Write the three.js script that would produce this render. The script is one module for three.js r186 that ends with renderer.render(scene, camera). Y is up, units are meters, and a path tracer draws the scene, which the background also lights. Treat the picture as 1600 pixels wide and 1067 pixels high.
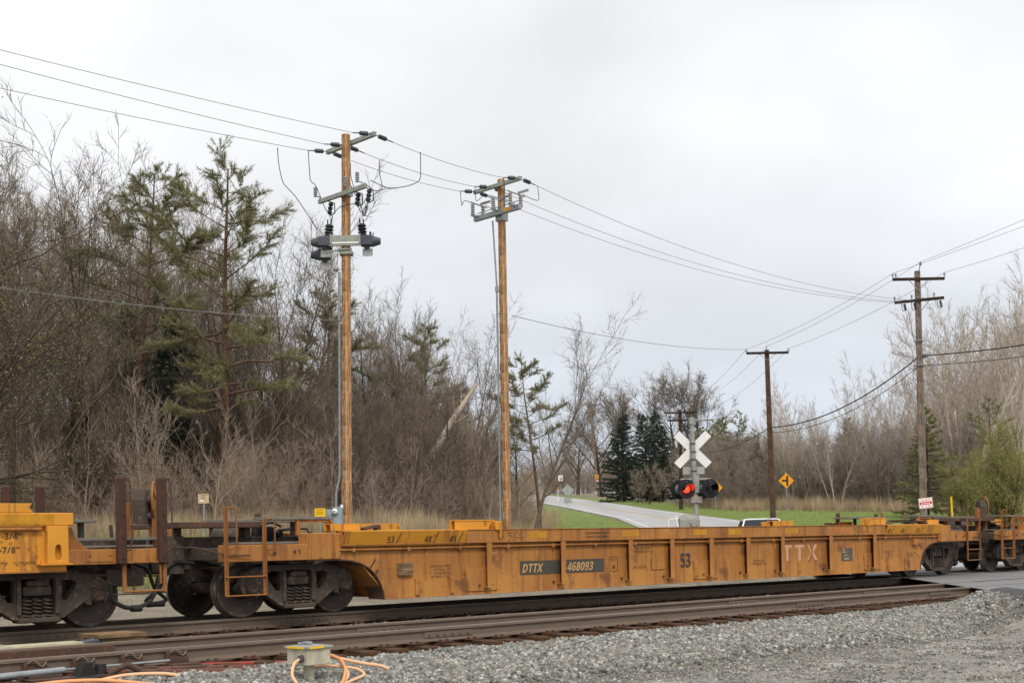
import * as THREE from 'three';
import { mergeGeometries } from 'three/addons/utils/BufferGeometryUtils.js';
import { RoundedBoxGeometry } from 'three/addons/geometries/RoundedBoxGeometry.js';

// ---------------------------------------------------------------- camera, sky, sun, exposure
// world frame: x runs along the railway (away to the right), z across it towards the viewer, y up, y = 0 at the rail heads
const PHI = 0.7495, EYE = [-21.5, 1.129, 19.274], FOC = 2089.3 / 1067;
const scene = new THREE.Scene();
const camera = new THREE.PerspectiveCamera(2 * Math.atan(0.5 / FOC) * 180 / Math.PI, 1600 / 1067, 0.5, 3000);
camera.position.set(...EYE);
camera.rotation.set(0, -PHI, -0.0201, 'YXZ');
camera.setViewOffset(1600, 1067, 0, -312.5, 1600, 1067);       // rising front of the lens
camera.updateProjectionMatrix();
const renderer = new THREE.WebGLRenderer({ antialias: true });
renderer.setSize(1024, 682);
renderer.toneMapping = THREE.LinearToneMapping;
renderer.toneMappingExposure = 1.3;
renderer.shadowMap.enabled = true;
const sun = new THREE.DirectionalLight(0xfff4e6, 1.5);
sun.position.set(-20, 46, 26); sun.target.position.set(0, 0, -8);
sun.castShadow = true; sun.shadow.radius = 30; sun.shadow.mapSize.set(2048, 2048);
Object.assign(sun.shadow.camera, { left: -70, right: 70, top: 60, bottom: -60, near: 1, far: 220 });
scene.add(sun, sun.target);

// ---------------------------------------------------------------- helpers
function rngOf(seed) { let a = seed >>> 0; return () => { a = (a + 0x6D2B79F5) | 0; let t = Math.imul(a ^ (a >>> 15), 1 | a); t = (t + Math.imul(t ^ (t >>> 7), 61 | t)) ^ t; return ((t ^ (t >>> 14)) >>> 0) / 4294967296; }; }
const clamp = (x, a = 0, b = 1) => Math.min(b, Math.max(a, x)), lerp = (a, b, t) => a + (b - a) * t;
const smooth = (a, b, x) => { const t = clamp((x - a) / (b - a)); return t * t * (3 - 2 * t); };
const hash = (x, y, s) => { let h = Math.imul(x | 0, 374761393) ^ Math.imul(y | 0, 668265263) ^ Math.imul(s | 0, 974711); h = Math.imul(h ^ (h >>> 13), 1274126177); return ((h ^ (h >>> 16)) >>> 0) / 4294967296; };
function vnoise(x, y, per, s = 1, perY = per) {                    // tiling value noise
  const xi = Math.floor(x), yi = Math.floor(y), fx = x - xi, fy = y - yi, u = fx * fx * (3 - 2 * fx), v = fy * fy * (3 - 2 * fy);
  const m = (a, p) => ((a % p) + p) % p, h = (a, b) => hash(m(a, per), m(b, perY), s);
  return lerp(lerp(h(xi, yi), h(xi + 1, yi), u), lerp(h(xi, yi + 1), h(xi + 1, yi + 1), u), v);
}
function fbm(u, v, f, oct = 4, s = 1, fy = f) { let a = 0, w = 0.5, t = 0; for (let o = 0; o < oct; o++) { a += w * vnoise(u * f, v * fy, f, s + o, fy); t += w; w *= 0.55; f *= 2; fy *= 2; } return a / t; }
// cam frame (X metres right of the lens axis, Z metres deep) -> world
const cP = Math.cos(PHI), sP = Math.sin(PHI);
const W = (X, Z, y = 0) => new THREE.Vector3(X * cP + Z * sP + EYE[0], y, EYE[2] + X * sP - Z * cP);
const camZ = (x, z) => (x - EYE[0]) * sP - (z - EYE[2]) * cP, camX = (x, z) => (x - EYE[0]) * cP + (z - EYE[2]) * sP;
const cR = Math.cos(0.0201), sR = Math.sin(0.0201);
function at(px, py, Z) {                                          // survey point: bearing and elevation read off the photograph, with its measured distance
  const a = px - 800, b = 846 - py, u = cR * a + sR * b, v = -sR * a + cR * b;
  return W(u / 2089.3 * Z, Z, EYE[1] + v / 2089.3 * Z);
}
const used = new Map();
function numbered(n) { const k = used.get(n) || 0; used.set(n, k + 1); return k ? n + '_' + String(k).padStart(3, '0') : n; }
function shade(o) { o.traverse(m => { if (m.isMesh) { m.castShadow = true; m.receiveShadow = true; } }); return o; }
function tag(o, label, category, group, kind) { o.userData = { label, category }; if (group) o.userData.group = group; if (kind) o.userData.kind = kind; return o; }
function thing(name, label, category, pos = [0, 0, 0], turn = 0, group) {
  const o = new THREE.Group(); o.name = numbered(name); o.position.set(...pos); o.rotation.y = turn; tag(o, label, category, group); scene.add(o); return o;
}
function copyOf(src, name, pos, turn, scale, label, category, group) {
  const o = src.clone(); o.name = numbered(name); o.position.set(...pos); o.rotation.y = turn; o.scale.set(scale, scale, scale); tag(o, label, category, group); scene.add(o); return o;
}
// geometry: everything is brought to position / normal / uv, uv laid out in metres by the way each face points
function metric(g) {
  g = g.index ? g.toNonIndexed() : g; const p = g.attributes.position, n = g.attributes.normal, uv = new Float32Array(p.count * 2);
  for (let i = 0; i < p.count; i += 3) {
    const ax = p.getX(i + 1) - p.getX(i), ay = p.getY(i + 1) - p.getY(i), az = p.getZ(i + 1) - p.getZ(i), bx_ = p.getX(i + 2) - p.getX(i), by = p.getY(i + 2) - p.getY(i), bz = p.getZ(i + 2) - p.getZ(i);
    const X = Math.abs(ay * bz - az * by), Y = Math.abs(az * bx_ - ax * bz), Zz = Math.abs(ax * by - ay * bx_);
    for (let j = i; j < i + 3; j++) {
      const x = p.getX(j), y = p.getY(j), z = p.getZ(j);
      if (Zz >= X && Zz >= Y) { uv[2 * j] = x; uv[2 * j + 1] = y; } else if (X >= Y) { uv[2 * j] = z + 0.37; uv[2 * j + 1] = y; } else { uv[2 * j] = x; uv[2 * j + 1] = z + 0.73; }
    }
  }
  const out = new THREE.BufferGeometry(); out.setAttribute('position', p); out.setAttribute('normal', n); out.setAttribute('uv', new THREE.BufferAttribute(uv, 2)); return out;
}
const plainG = g => { g = g.index ? g.toNonIndexed() : g; const o = new THREE.BufferGeometry(); for (const k of ['position', 'normal', 'uv']) o.setAttribute(k, g.attributes[k]); return o; };
const join = gs => { gs = [gs].flat(9); return metric(gs.length > 1 ? mergeGeometries(gs.map(plainG)) : gs[0]); };
function part(parent, name, gs, mat) { const m = new THREE.Mesh(join(gs), mat); m.name = name; m.castShadow = m.receiveShadow = true; parent.add(m); return m; }
function solo(name, gs, mat, label, category, group) { const m = new THREE.Mesh(join(gs), mat); m.name = numbered(name); m.castShadow = m.receiveShadow = true; tag(m, label, category, group); scene.add(m); return m; }
function struct(name, g, mat) { const m = new THREE.Mesh(g, mat); m.name = numbered(name); m.castShadow = m.receiveShadow = true; m.userData.kind = 'structure'; scene.add(m); return m; }
function bx(x0, x1, y0, y1, z0, z1, r = 0.006) {                   // a box by its limits, edges rounded
  const w = Math.abs(x1 - x0), h = Math.abs(y1 - y0), d = Math.abs(z1 - z0), q = Math.min(r, w / 3, h / 3, d / 3);
  const g = q > 0.0035 ? new RoundedBoxGeometry(w, h, d, 1, q) : new THREE.BoxGeometry(w, h, d);
  return g.translate((x0 + x1) / 2, (y0 + y1) / 2, (z0 + z1) / 2);
}
const V = (x, y, z) => new THREE.Vector3(x, y, z), UP = V(0, 1, 0);
function rod(a, b, r0, r1 = r0, seg = 8, open = false) {
  a = Array.isArray(a) ? V(...a) : a; b = Array.isArray(b) ? V(...b) : b; const d = b.clone().sub(a), L = d.length();
  const g = new THREE.CylinderGeometry(r1, r0, L, seg, 1, open); g.applyQuaternion(new THREE.Quaternion().setFromUnitVectors(UP, d.normalize())); return g.translate((a.x + b.x) / 2, (a.y + b.y) / 2, (a.z + b.z) / 2);
}
function bar(a, b, w, h, side = V(0, 0, 1)) {                      // a straight bar of rectangular section from a to b
  a = Array.isArray(a) ? V(...a) : a; b = Array.isArray(b) ? V(...b) : b; const d = b.clone().sub(a), L = d.length(); d.normalize();
  const s = side.clone().addScaledVector(d, -side.dot(d)).normalize(), t = s.clone().cross(d), g = bx(-L / 2, L / 2, -h / 2, h / 2, -w / 2, w / 2, 0.004);
  return g.applyMatrix4(new THREE.Matrix4().makeBasis(d, t, s).setPosition((a.x + b.x) / 2, (a.y + b.y) / 2, (a.z + b.z) / 2));
}
function pipe(pts, r, seg = 6, n, closed = false) {
  pts = pts.map(p => Array.isArray(p) ? V(...p) : p); return new THREE.TubeGeometry(new THREE.CatmullRomCurve3(pts, closed, 'catmullrom', 0.35), n || pts.length * 5, r, seg, closed);
}
function bent(pts, r, seg = 6) { const o = []; for (let i = 1; i < pts.length; i++) o.push(rod(pts[i - 1], pts[i], r, r, seg)); for (let i = 1; i < pts.length - 1; i++) { const q = pts[i]; o.push(new THREE.SphereGeometry(r, seg, 4).translate(...(Array.isArray(q) ? q : [q.x, q.y, q.z]))); } return o; }
function prism(pts, z0, z1, bevel = 0, holes = []) {               // outline in x/y, from z0 to z1
  const sh = new THREE.Shape(pts.map(p => new THREE.Vector2(...p))); for (const h of holes) sh.holes.push(new THREE.Path(h.map(p => new THREE.Vector2(...p))));
  return new THREE.ExtrudeGeometry(sh, { depth: z1 - z0 - 2 * bevel, bevelEnabled: bevel > 0, bevelSize: bevel, bevelThickness: bevel, bevelOffset: -bevel, bevelSegments: 1, curveSegments: 6 }).translate(0, 0, z0 + bevel);
}
function ribbon(pts, z0, z1, th) {                                 // a bent plate: a polyline in x/y with thickness, from z0 to z1
  const up = [], lo = []; for (let i = 0; i < pts.length; i++) { const a = pts[Math.max(0, i - 1)], b = pts[Math.min(pts.length - 1, i + 1)], dx = b[0] - a[0], dy = b[1] - a[1], l = Math.hypot(dx, dy); up.push([pts[i][0] - dy / l * th / 2, pts[i][1] + dx / l * th / 2]); lo.push([pts[i][0] + dy / l * th / 2, pts[i][1] - dx / l * th / 2]); }
  return prism([...up, ...lo.reverse()], z0, z1);
}
const spin = (g, rx = 0, ry = 0, rz = 0) => g.applyMatrix4(new THREE.Matrix4().makeRotationFromEuler(new THREE.Euler(rx, ry, rz)));
// ---------------------------------------------------------------- textures
function tex(size, fn, metres = 1, srgb = true) {
  const d = new Uint8Array(size * size * 4); for (let y = 0; y < size; y++) for (let x = 0; x < size; x++) { const c = fn(x / size, y / size, x, y), i = (y * size + x) * 4; d[i] = clamp(c[0], 0, 255); d[i + 1] = clamp(c[1], 0, 255); d[i + 2] = clamp(c[2], 0, 255); d[i + 3] = 255; }
  const t = new THREE.DataTexture(d, size, size); t.wrapS = t.wrapT = THREE.RepeatWrapping; t.magFilter = THREE.LinearFilter; t.minFilter = THREE.LinearMipmapLinearFilter; t.generateMipmaps = true; if (srgb) t.colorSpace = THREE.SRGBColorSpace; t.repeat.set(1 / metres, 1 / metres); t.needsUpdate = true; return t;
}
const mix3 = (a, b, t) => [lerp(a[0], b[0], t), lerp(a[1], b[1], t), lerp(a[2], b[2], t)], mul3 = (a, k) => [a[0] * k, a[1] * k, a[2] * k];
const std = (o) => new THREE.MeshStandardMaterial(o);
function lettering(w, h, draw, rough = 0.75) {                     // flat print, drawn on a canvas, transparent round the letters
  const c = document.createElement('canvas'); c.width = w; c.height = h; const g = c.getContext('2d'); g.clearRect(0, 0, w, h); draw(g, w, h);
  const t = new THREE.CanvasTexture(c); t.colorSpace = THREE.SRGBColorSpace; t.magFilter = THREE.LinearFilter; return std({ map: t, transparent: true, roughness: rough });
}
function decal(parent, name, mat, x0, x1, y0, y1, z) { const m = new THREE.Mesh(new THREE.PlaneGeometry(x1 - x0, y1 - y0).translate((x0 + x1) / 2, (y0 + y1) / 2, z), mat); m.name = name; m.receiveShadow = true; parent.add(m); return m; }

// ---------------------------------------------------------------- sky: an even overcast, paler overhead, with soft cloud
{
  const w = 1024, h = 512, d = new Float32Array(w * h * 4);
  const n3 = (x, y, s) => { let a = 0, k = 0.5, f = 1, t = 0; for (let o = 0; o < 5; o++) { a += k * vnoise(x * f + 50, y * f + 50, 4096, s + o); t += k; k *= 0.5; f *= 2.03; } return a / t; };
  for (let j = 0; j < h; j++) for (let i = 0; i < w; i++) {
    const el = ((j + 0.5) / h - 0.5) * Math.PI, az = ((i + 0.5) / w - 0.5) * 2 * Math.PI, y = Math.sin(el), X = Math.cos(el) * Math.cos(az), Z = Math.cos(el) * Math.sin(az);
    const q = 1 / (Math.max(y, 0) + 0.22), c = smooth(0.3, 0.72, n3(X * q * 1.1 + 3, Z * q * 1.1 + 9, 3)), c2 = n3(X * q * 3.4, Z * q * 3.4, 11);
    const up = smooth(0.0, 0.36, y), k = (0.955 + 0.15 * (c - 0.5) + 0.2 * (c2 - 0.5)) , e = (j * w + i) * 4;
    const lo = [0.57, 0.62, 0.69], hi = [0.765, 0.77, 0.782];
    for (let m = 0; m < 3; m++) d[e + m] = y < -0.02 ? 0.2 : lerp(lo[m], hi[m], up) * k * (1 + 0.1 * smooth(0.5, 1, y)); d[e + 3] = 1;
  }
  const t = new THREE.DataTexture(d, w, h, THREE.RGBAFormat, THREE.FloatType); t.mapping = THREE.EquirectangularReflectionMapping; t.magFilter = t.minFilter = THREE.LinearFilter; t.wrapS = THREE.RepeatWrapping; t.needsUpdate = true;
  scene.background = t; scene.environment = t;
}

// ---------------------------------------------------------------- materials
const T = {};
const grainy = (base, seed, amt = 0.25, f = 6) => (u, v) => mul3(base, 1 - amt / 2 + amt * fbm(u, v, f, 6, seed));
T.paint = tex(640, (u, v) => {
  const a = fbm(u, v, 4, 6, 21), b = fbm(u, v, 9, 5, 33), st = fbm(u, v, 40, 3, 44, 3), s2 = fbm(u, v, 90, 2, 47, 4), sp = hash(u * 640, v * 640, 5), k = fbm(u, v, 60, 3, 49);
  let c = mix3([208, 153, 82], [182, 128, 68], smooth(0.3, 0.7, a)); c = mix3(c, [146, 98, 56], 0.65 * smooth(0.5, 0.74, st) * smooth(0.3, 0.6, b)); c = mix3(c, [124, 86, 56], 0.3 * smooth(0.62, 0.8, s2)); c = mix3(c, [110, 72, 48], smooth(0.64, 0.8, b) * 0.6); c = mix3(c, [112, 76, 50], smooth(0.74, 0.82, k) * 0.45);
  return mul3(c, 0.93 + 0.14 * sp);
}, 3.7);
T.fresh = tex(512, (u, v) => { const a = fbm(u, v, 5, 5, 61), b = fbm(u, v, 11, 5, 67), s = fbm(u, v, 30, 3, 68, 4); let c = mix3([226, 158, 44], [205, 138, 44], a); c = mix3(c, [150, 95, 45], smooth(0.62, 0.8, s) * 0.6); c = mix3(c, [112, 72, 40], smooth(0.7, 0.8, b) * 0.5); return mul3(c, 0.95 + 0.1 * hash(u * 512, v * 512, 8)); }, 2.3);
T.rust = tex(512, (u, v) => { const a = fbm(u, v, 6, 6, 71), b = fbm(u, v, 22, 4, 75); return mul3(mix3(mix3([92, 66, 52], [72, 54, 45], a), [128, 84, 52], smooth(0.55, 0.8, b) * 0.55), 0.92 + 0.16 * hash(u * 512, v * 512, 9)); }, 1.3);
T.rail = tex(512, (u, v) => { const a = fbm(u, v, 4, 6, 81, 12), b = fbm(u, v, 24, 4, 82); return mul3(mix3(mix3([122, 106, 92], [98, 86, 76], a), [134, 104, 80], smooth(0.55, 0.85, b) * 0.5), 0.92 + 0.16 * hash(u * 512, v * 512, 19)); }, 1.7);
T.grime = tex(512, (u, v) => { const a = fbm(u, v, 6, 6, 91), b = fbm(u, v, 18, 4, 92); return mul3(mix3([88, 76, 67], [64, 56, 50], a), (0.9 + 0.2 * hash(u * 512, v * 512, 29)) * (1 + 0.5 * smooth(0.55, 0.8, b))); }, 1.1);
T.pole = tex(512, (u, v) => { const a = fbm(u, v, 40, 4, 101, 3), b = fbm(u, v, 4, 5, 102, 7), k = smooth(0.7, 0.78, fbm(u, v, 26, 3, 103, 20)), cr = smooth(0.7, 0.78, fbm(u, v, 44, 2, 105, 4)), gw = smooth(0.5, 0.75, fbm(u, v, 3, 4, 106, 6)); return mix3(mix3(mul3(mix3(mix3([200, 154, 106], [140, 100, 66], smooth(0.3, 0.7, a)), [152, 138, 122], gw * 0.5), 0.75 + 0.5 * b), [78, 54, 40], k * 0.8), [84, 60, 44], cr * 0.6); }, 1.4);
T.oldpole = tex(512, (u, v) => { const a = fbm(u, v, 44, 4, 111, 3), b = fbm(u, v, 5, 5, 112, 6); return mul3(mix3([152, 136, 122], [98, 84, 74], smooth(0.3, 0.7, a)), 0.8 + 0.4 * b); }, 1);
T.timber = tex(512, (u, v) => { const a = fbm(u, v, 3, 4, 121, 46), b = fbm(u, v, 6, 5, 122); return mul3(mix3([158, 128, 90], [104, 82, 58], smooth(0.3, 0.7, a)), 0.8 + 0.4 * b); }, 0.8);
T.bark = tex(256, (u, v) => { const a = fbm(u, v, 30, 4, 131, 5), b = fbm(u, v, 5, 4, 132); return mul3(mix3([156, 146, 136], [104, 96, 89], smooth(0.3, 0.7, a)), 0.8 + 0.4 * b); }, 0.7);
T.paleBark = tex(128, (u, v) => mul3([218, 210, 200], 0.8 + 0.3 * fbm(u, v, 10, 4, 137, 30)), 0.7);
T.twig = tex(128, (u, v) => mul3([172, 163, 154], 0.85 + 0.3 * fbm(u, v, 12, 3, 135)), 0.7);
T.asphalt = tex(512, (u, v) => { const a = fbm(u, v, 4, 6, 141), b = hash(u * 512, v * 512, 41), c = fbm(u, v, 60, 2, 143); return mul3([168, 168, 170], (0.9 + 0.18 * a) * (0.9 + 0.14 * b + 0.08 * c)); }, 5);
T.blacktop = tex(512, (u, v) => { const a = fbm(u, v, 5, 6, 151), b = hash(u * 512, v * 512, 42); return mul3([70, 70, 72], (0.75 + 0.5 * a) * (0.75 + 0.5 * b)); }, 1.6);
T.gravel = tex(1024, (u, v) => {                                  // crushed stone: cells of differing tone
  const f = 56, gx = u * f, gy = v * f, xi = Math.floor(gx), yi = Math.floor(gy); let best = 9, id = 0, second = 9;
  for (let i = -1; i < 2; i++) for (let j = -1; j < 2; j++) { const mx = ((xi + i) % f + f) % f, my = ((yi + j) % f + f) % f, px = xi + i + hash(mx, my, 1), py = yi + j + hash(mx, my, 2), q = Math.hypot(px - gx, py - gy); if (q < best) { second = best; best = q; id = hash(mx, my, 3); } else if (q < second) second = q; }
  const w = fbm(u, v, 5, 5, 161); return mul3(mix3(mix3([124, 122, 115], [78, 77, 74], id), [132, 116, 96], smooth(0.5, 0.8, w) * 0.6), 0.8 + 0.3 * smooth(0.0, 0.25, second - best));
}, 2.2);
T.lot = tex(1024, (u, v) => { const a = fbm(u, v, 4, 6, 171), b = fbm(u, v, 40, 4, 172), s = hash(u * 1024, v * 1024, 43), w = smooth(0.5, 0.7, fbm(u, v, 3, 5, 174)); return mul3(mix3(mix3([158, 155, 148], [128, 125, 120], smooth(0.3, 0.7, a)), [142, 128, 112], w * 0.4), (0.78 + 0.4 * b) * (0.86 + 0.28 * s)); }, 3.3);
T.soil = tex(512, (u, v) => { const a = fbm(u, v, 5, 6, 181), b = fbm(u, v, 90, 3, 182), s = hash(u * 512, v * 512, 44); return mul3([225, 225, 225], (0.7 + 0.4 * a) * (0.7 + 0.5 * b) * (0.88 + 0.24 * s)); }, 4);
T.sheet = tex(256, grainy([214, 216, 214], 191, 0.3, 8), 0.9);

const M = {};
M.paint = std({ map: T.paint, roughness: 0.72, color: 0xeee2d0 });  M.fresh = std({ map: T.fresh, roughness: 0.6 });
M.rust = std({ map: T.rust, roughness: 0.85 }); M.rail = std({ map: T.rail, roughness: 0.8 });
M.polished = std({ color: 0xb8b0a8, metalness: 0.9, roughness: 0.34 });
M.grime = std({ map: T.grime, roughness: 0.88 }); M.black = std({ color: 0x1e1d1c, roughness: 0.7 });
M.wheel = std({ map: T.grime, roughness: 0.62, metalness: 0.15 }); M.tread = std({ color: 0x9a948e, metalness: 0.85, roughness: 0.38 });
M.ladder = std({ map: T.paint, roughness: 0.75, color: 0xc8b8b0 }); M.post = std({ map: T.rust, roughness: 0.85, color: 0xd8c8c4 });
M.grate = std({ map: T.sheet, color: 0x8c857c, roughness: 0.8 }); M.hose = std({ color: 0x22211f, roughness: 0.6 });
M.pole = std({ map: T.pole, roughness: 0.9 }); M.oldpole = std({ map: T.oldpole, roughness: 0.9 }); M.darkarm = std({ map: T.oldpole, color: 0x6a5c54, roughness: 0.9 });
M.timber = std({ map: T.timber, roughness: 0.9 }); M.paletimber = std({ map: T.sheet, color: 0xd8d0b4, roughness: 0.85 }); M.tie = std({ map: T.timber, color: 0x94806e, roughness: 0.95 });
M.arm = std({ map: T.sheet, color: 0xb4b6b0, roughness: 0.6 }); M.galv = std({ map: T.sheet, color: 0xb6bcc2, roughness: 0.45, metalness: 0.35 });
M.insul = std({ color: 0x4a5058, roughness: 0.5 }); M.insuldark = std({ color: 0x26282b, roughness: 0.5 }); M.porcelain = std({ color: 0x8f9090, roughness: 0.4 });
M.wire = std({ color: 0x84878b, roughness: 0.6 }); M.cable = std({ color: 0x2b2c2e, roughness: 0.7 });
M.meter = std({ map: T.sheet, color: 0xa9bcca, roughness: 0.55 }); M.white = std({ color: 0xf0f1f0, roughness: 0.5 });
M.yellow = std({ color: 0xf2c40c, roughness: 0.5 }); M.amber = std({ color: 0xf0a010, roughness: 0.5 });
M.signback = std({ map: T.sheet, color: 0xc4c8c8, roughness: 0.5, metalness: 0.2 }); M.ink = std({ color: 0x17171a, roughness: 0.6 });
M.orange = std({ color: 0xe6b88e, roughness: 0.5 }); M.orangeDeep = std({ color: 0xe2a06a, roughness: 0.5 }); M.redcable = std({ color: 0x9c3a30, roughness: 0.6 }); M.browncable = std({ color: 0x6c4438, roughness: 0.75 });
M.bark = std({ map: T.bark, roughness: 0.95 });
M.asphalt = std({ map: T.asphalt, roughness: 0.85 }); M.crossing = std({ map: T.asphalt, color: 0xb4b4b6, roughness: 0.85 }); M.blacktop = std({ map: T.blacktop, roughness: 0.95, bumpMap: T.blacktop, bumpScale: 0.012 });
M.gravel = std({ map: T.gravel, roughness: 0.95, bumpMap: T.gravel, bumpScale: 0.02 }); M.lot = std({ map: T.lot, roughness: 0.95, bumpMap: T.lot, bumpScale: 0.012 });
M.soil = std({ map: T.soil, vertexColors: true, roughness: 1 });
M.linePaint = std({ map: T.sheet, color: 0xf2f2ee, roughness: 0.7 }); M.yellowLine = std({ map: T.sheet, color: 0xe2b866, roughness: 0.7 });
// ---------------------------------------------------------------- the land
const table = (xs, ys) => x => { if (x <= xs[0]) return ys[0]; for (let i = 1; i < xs.length; i++) if (x <= xs[i]) { const t = (x - xs[i - 1]) / (xs[i] - xs[i - 1]); return lerp(ys[i - 1], ys[i], t); } return ys[ys.length - 1]; };
const hzRaw = table([0, 40, 50, 60, 70, 80, 100, 125, 150, 211, 300, 420, 700], [-0.05, -0.05, 0.12, 0.5, 1.1, 1.75, 2.9, 4.25, 5.5, 8.4, 10.5, 12, 13]);
const hz = Z => (hzRaw(Z - 4) + hzRaw(Z) * 2 + hzRaw(Z + 4)) / 4;
const rl = table([0, 10, 24, 28, 35.3, 42, 50, 77, 95, 115, 150, 211, 300, 420], [9, 9.1, 9.2, 9.5, 10.2, 9.2, 8.2, 7.8, 7.5, 5.7, 2.6, -2.2, -10, -26]);
const rr = table([0, 10, 24, 28, 35, 50, 77, 89, 96, 117, 152, 211, 300, 420], [22, 21, 20, 19.5, 18.5, 16.8, 15.8, 15, 13.9, 11.6, 9.2, 5, -2.6, -18]);
const roadY = Z => Z < 22 ? lerp(-0.5, -0.014, smooth(14, 22, Z)) : Math.max(hz(Z), -0.014);
function H(x, z) {                                                 // height of the ground
  const Z = camZ(x, z), X = camX(x, z);
  if (z > -4) return z > 7.6 ? lerp(-0.72, -0.56, smooth(7.6, 9.5, z)) : -0.72;
  let y = lerp(-0.5, hz(Math.max(Z, 0)), smooth(-5, -15, z));
  y = Math.max(y, lerp(-0.6, -0.25, smooth(-4, -8, z)));
  y += 1.25 * smooth(2, -5, X) * smooth(-9, -19, z) * (1 - smooth(90, 140, Z));
  y += 0.05 * (vnoise(x * 0.7 + 900, z * 0.7 + 900, 4096, 5) - 0.5) * smooth(-6, -12, z) + 0.5 * (vnoise(x * 0.05 + 90, z * 0.05 + 90, 4096, 6) - 0.5) * smooth(70, 120, Z) * (X > rr(Z) + 6 ? 1 : X < rl(Z) - 8 ? 1 : 0);
  const d = Math.max(rl(Z) - X, X - rr(Z)); if (Z > 18) y = lerp(roadY(Z) - 0.04, y, smooth(0, 4, d));
  return y;
}
{
  const axis = (a, b, lo, hi, fine) => { const o = []; let v = lo; while (v < hi) { o.push(v); const d = v < a ? a - v : v > b ? v - b : 0; v += fine + d * 0.09; } o.push(hi); return o; };
  const xs = axis(-30, 130, -700, 1500, 1.0), zs = axis(-140, 14, -1500, 80, 0.95), pos = [], col = [], uv = [], idx = [];
  const c = new THREE.Color();
  for (const z of zs) for (const x of xs) {
    const Z = camZ(x, z), X = camX(x, z), y = H(x, z); pos.push(x, y, z); uv.push(x / 4, z / 4);
    const n = vnoise(x * 0.35 + 500, z * 0.35 + 500, 4096, 8), n2 = vnoise(x * 1.3 + 500, z * 1.3 + 500, 4096, 9);
    let k = [0.24, 0.205, 0.17];                                  // leaf litter
    const green = [0.27 + 0.07 * n, 0.345 + 0.05 * n2, 0.115], tan = [0.45, 0.37, 0.25], dirt = [0.25, 0.23, 0.2];
    if (z > -4.5) k = dirt;
    else if (X < rl(Z)) { const edge = leftEdge(X, Z) + (n - 0.5) * 3; k = mix3(mix3(tan, dirt, 0.5), green, smooth(-11, -17, z + (n2 - 0.5) * 3)); k = mix3(k, tan, smooth(-2, 1, edge)); k = mix3(k, [0.24, 0.205, 0.17], smooth(2, 5, edge)); }
    else if (X > rr(Z)) { const edge = rightEdge(X, Z) + (n - 0.5) * 3; k = green; k = mix3(k, tan, smooth(-1.5, 1, edge)); k = mix3(k, [0.25, 0.21, 0.175], smooth(3, 7, edge)); }
    col.push(...k);
  }
  const nx = xs.length; for (let j = 0; j < zs.length - 1; j++) for (let i = 0; i < nx - 1; i++) { const a = j * nx + i; idx.push(a, a + nx, a + 1, a + 1, a + nx, a + nx + 1); }
  const g = new THREE.BufferGeometry(); g.setAttribute('position', new THREE.Float32BufferAttribute(pos, 3)); g.setAttribute('color', new THREE.Float32BufferAttribute(col, 3)); g.setAttribute('uv', new THREE.Float32BufferAttribute(uv, 2)); g.setIndex(idx); g.computeVertexNormals();
  T.soil.repeat.set(1, 1); struct('ground', g, M.soil);
}
// where the woods begin: > 0 inside them
function leftEdge(X, Z) { return Math.min(Z - table([-40, -8, -3, 1, 3, 5], [46, 50, 54, 66, 92, 120])(X), rl(Z) - 7 - X); }
function rightEdge(X, Z) { return Math.min(Z - table([14, 17, 22, 30, 45, 80], [150, 106, 98, 92, 88, 80])(X), X - rr(Z) - 3.5); }
// a sheet laid along the railway from a cross-section (z, y)
function swept(xs, prof, rough = 0, rise = (x, z, y) => y) {
  const pos = [], uv = [], idx = [], n = prof.length;
  for (const x of xs) for (const [z, y] of prof) { const q = rough * (vnoise(x * 2.1 + 300, z * 2.1 + 300, 4096, 12) - 0.5 + 0.6 * (vnoise(x * 6 + 300, z * 6 + 300, 4096, 13) - 0.5)); pos.push(x, rise(x, z, y) + q * 0.9, z); uv.push(x, z); }
  for (let i = 0; i < xs.length - 1; i++) for (let j = 0; j < n - 1; j++) { const a = i * n + j; idx.push(a, a + 1, a + n, a + 1, a + n + 1, a + n); }
  const g = new THREE.BufferGeometry(); g.setAttribute('position', new THREE.Float32BufferAttribute(pos, 3)); g.setAttribute('uv', new THREE.Float32BufferAttribute(uv, 2)); g.setIndex(idx); g.computeVertexNormals(); return g;
}
const range = (a, b, st) => { const o = []; for (let v = a; v <= b + 1e-6; v += st) o.push(v); return o; };
const bedProf = table([-6.5, -4.2, -2.2, -1.6, 1.6, 2.3, 3.1, 6.25, 7.0, 8.2, 9.3], [-0.66, -0.48, -0.27, -0.25, -0.25, -0.27, -0.25, -0.265, -0.35, -0.53, -0.64]);
const edgeRise = (x, z, y) => { const Z = camZ(x, z), X = camX(x, z), d = rl(Z) - X, w = 1.8; if (z < 6) return y; return lerp(y, Math.min(roadY(Z) - 0.012, -0.02), smooth(6, 6.5, z) * smooth(w, 0, d + 0.5 * (vnoise(x * 2.2 + 60, z * 2.2 + 60, 4096, 61) - 0.5))); };
struct('ballast_bed', swept(range(-46, 44, 0.3), range(-6.5, 9.3, 0.26).map(z => [z, bedProf(z)]), 0.05, edgeRise), M.gravel);
struct('gravel_lot', swept(range(-60, 40, 0.5), range(7.9, 30, 0.35).map(z => [z, -0.545 - 0.05 * smooth(9.5, 7.9, z) + 0.03 * (vnoise(z * 0.9, 3, 4096, 3) - 0.5)]), 0.05, edgeRise), M.lot);

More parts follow.
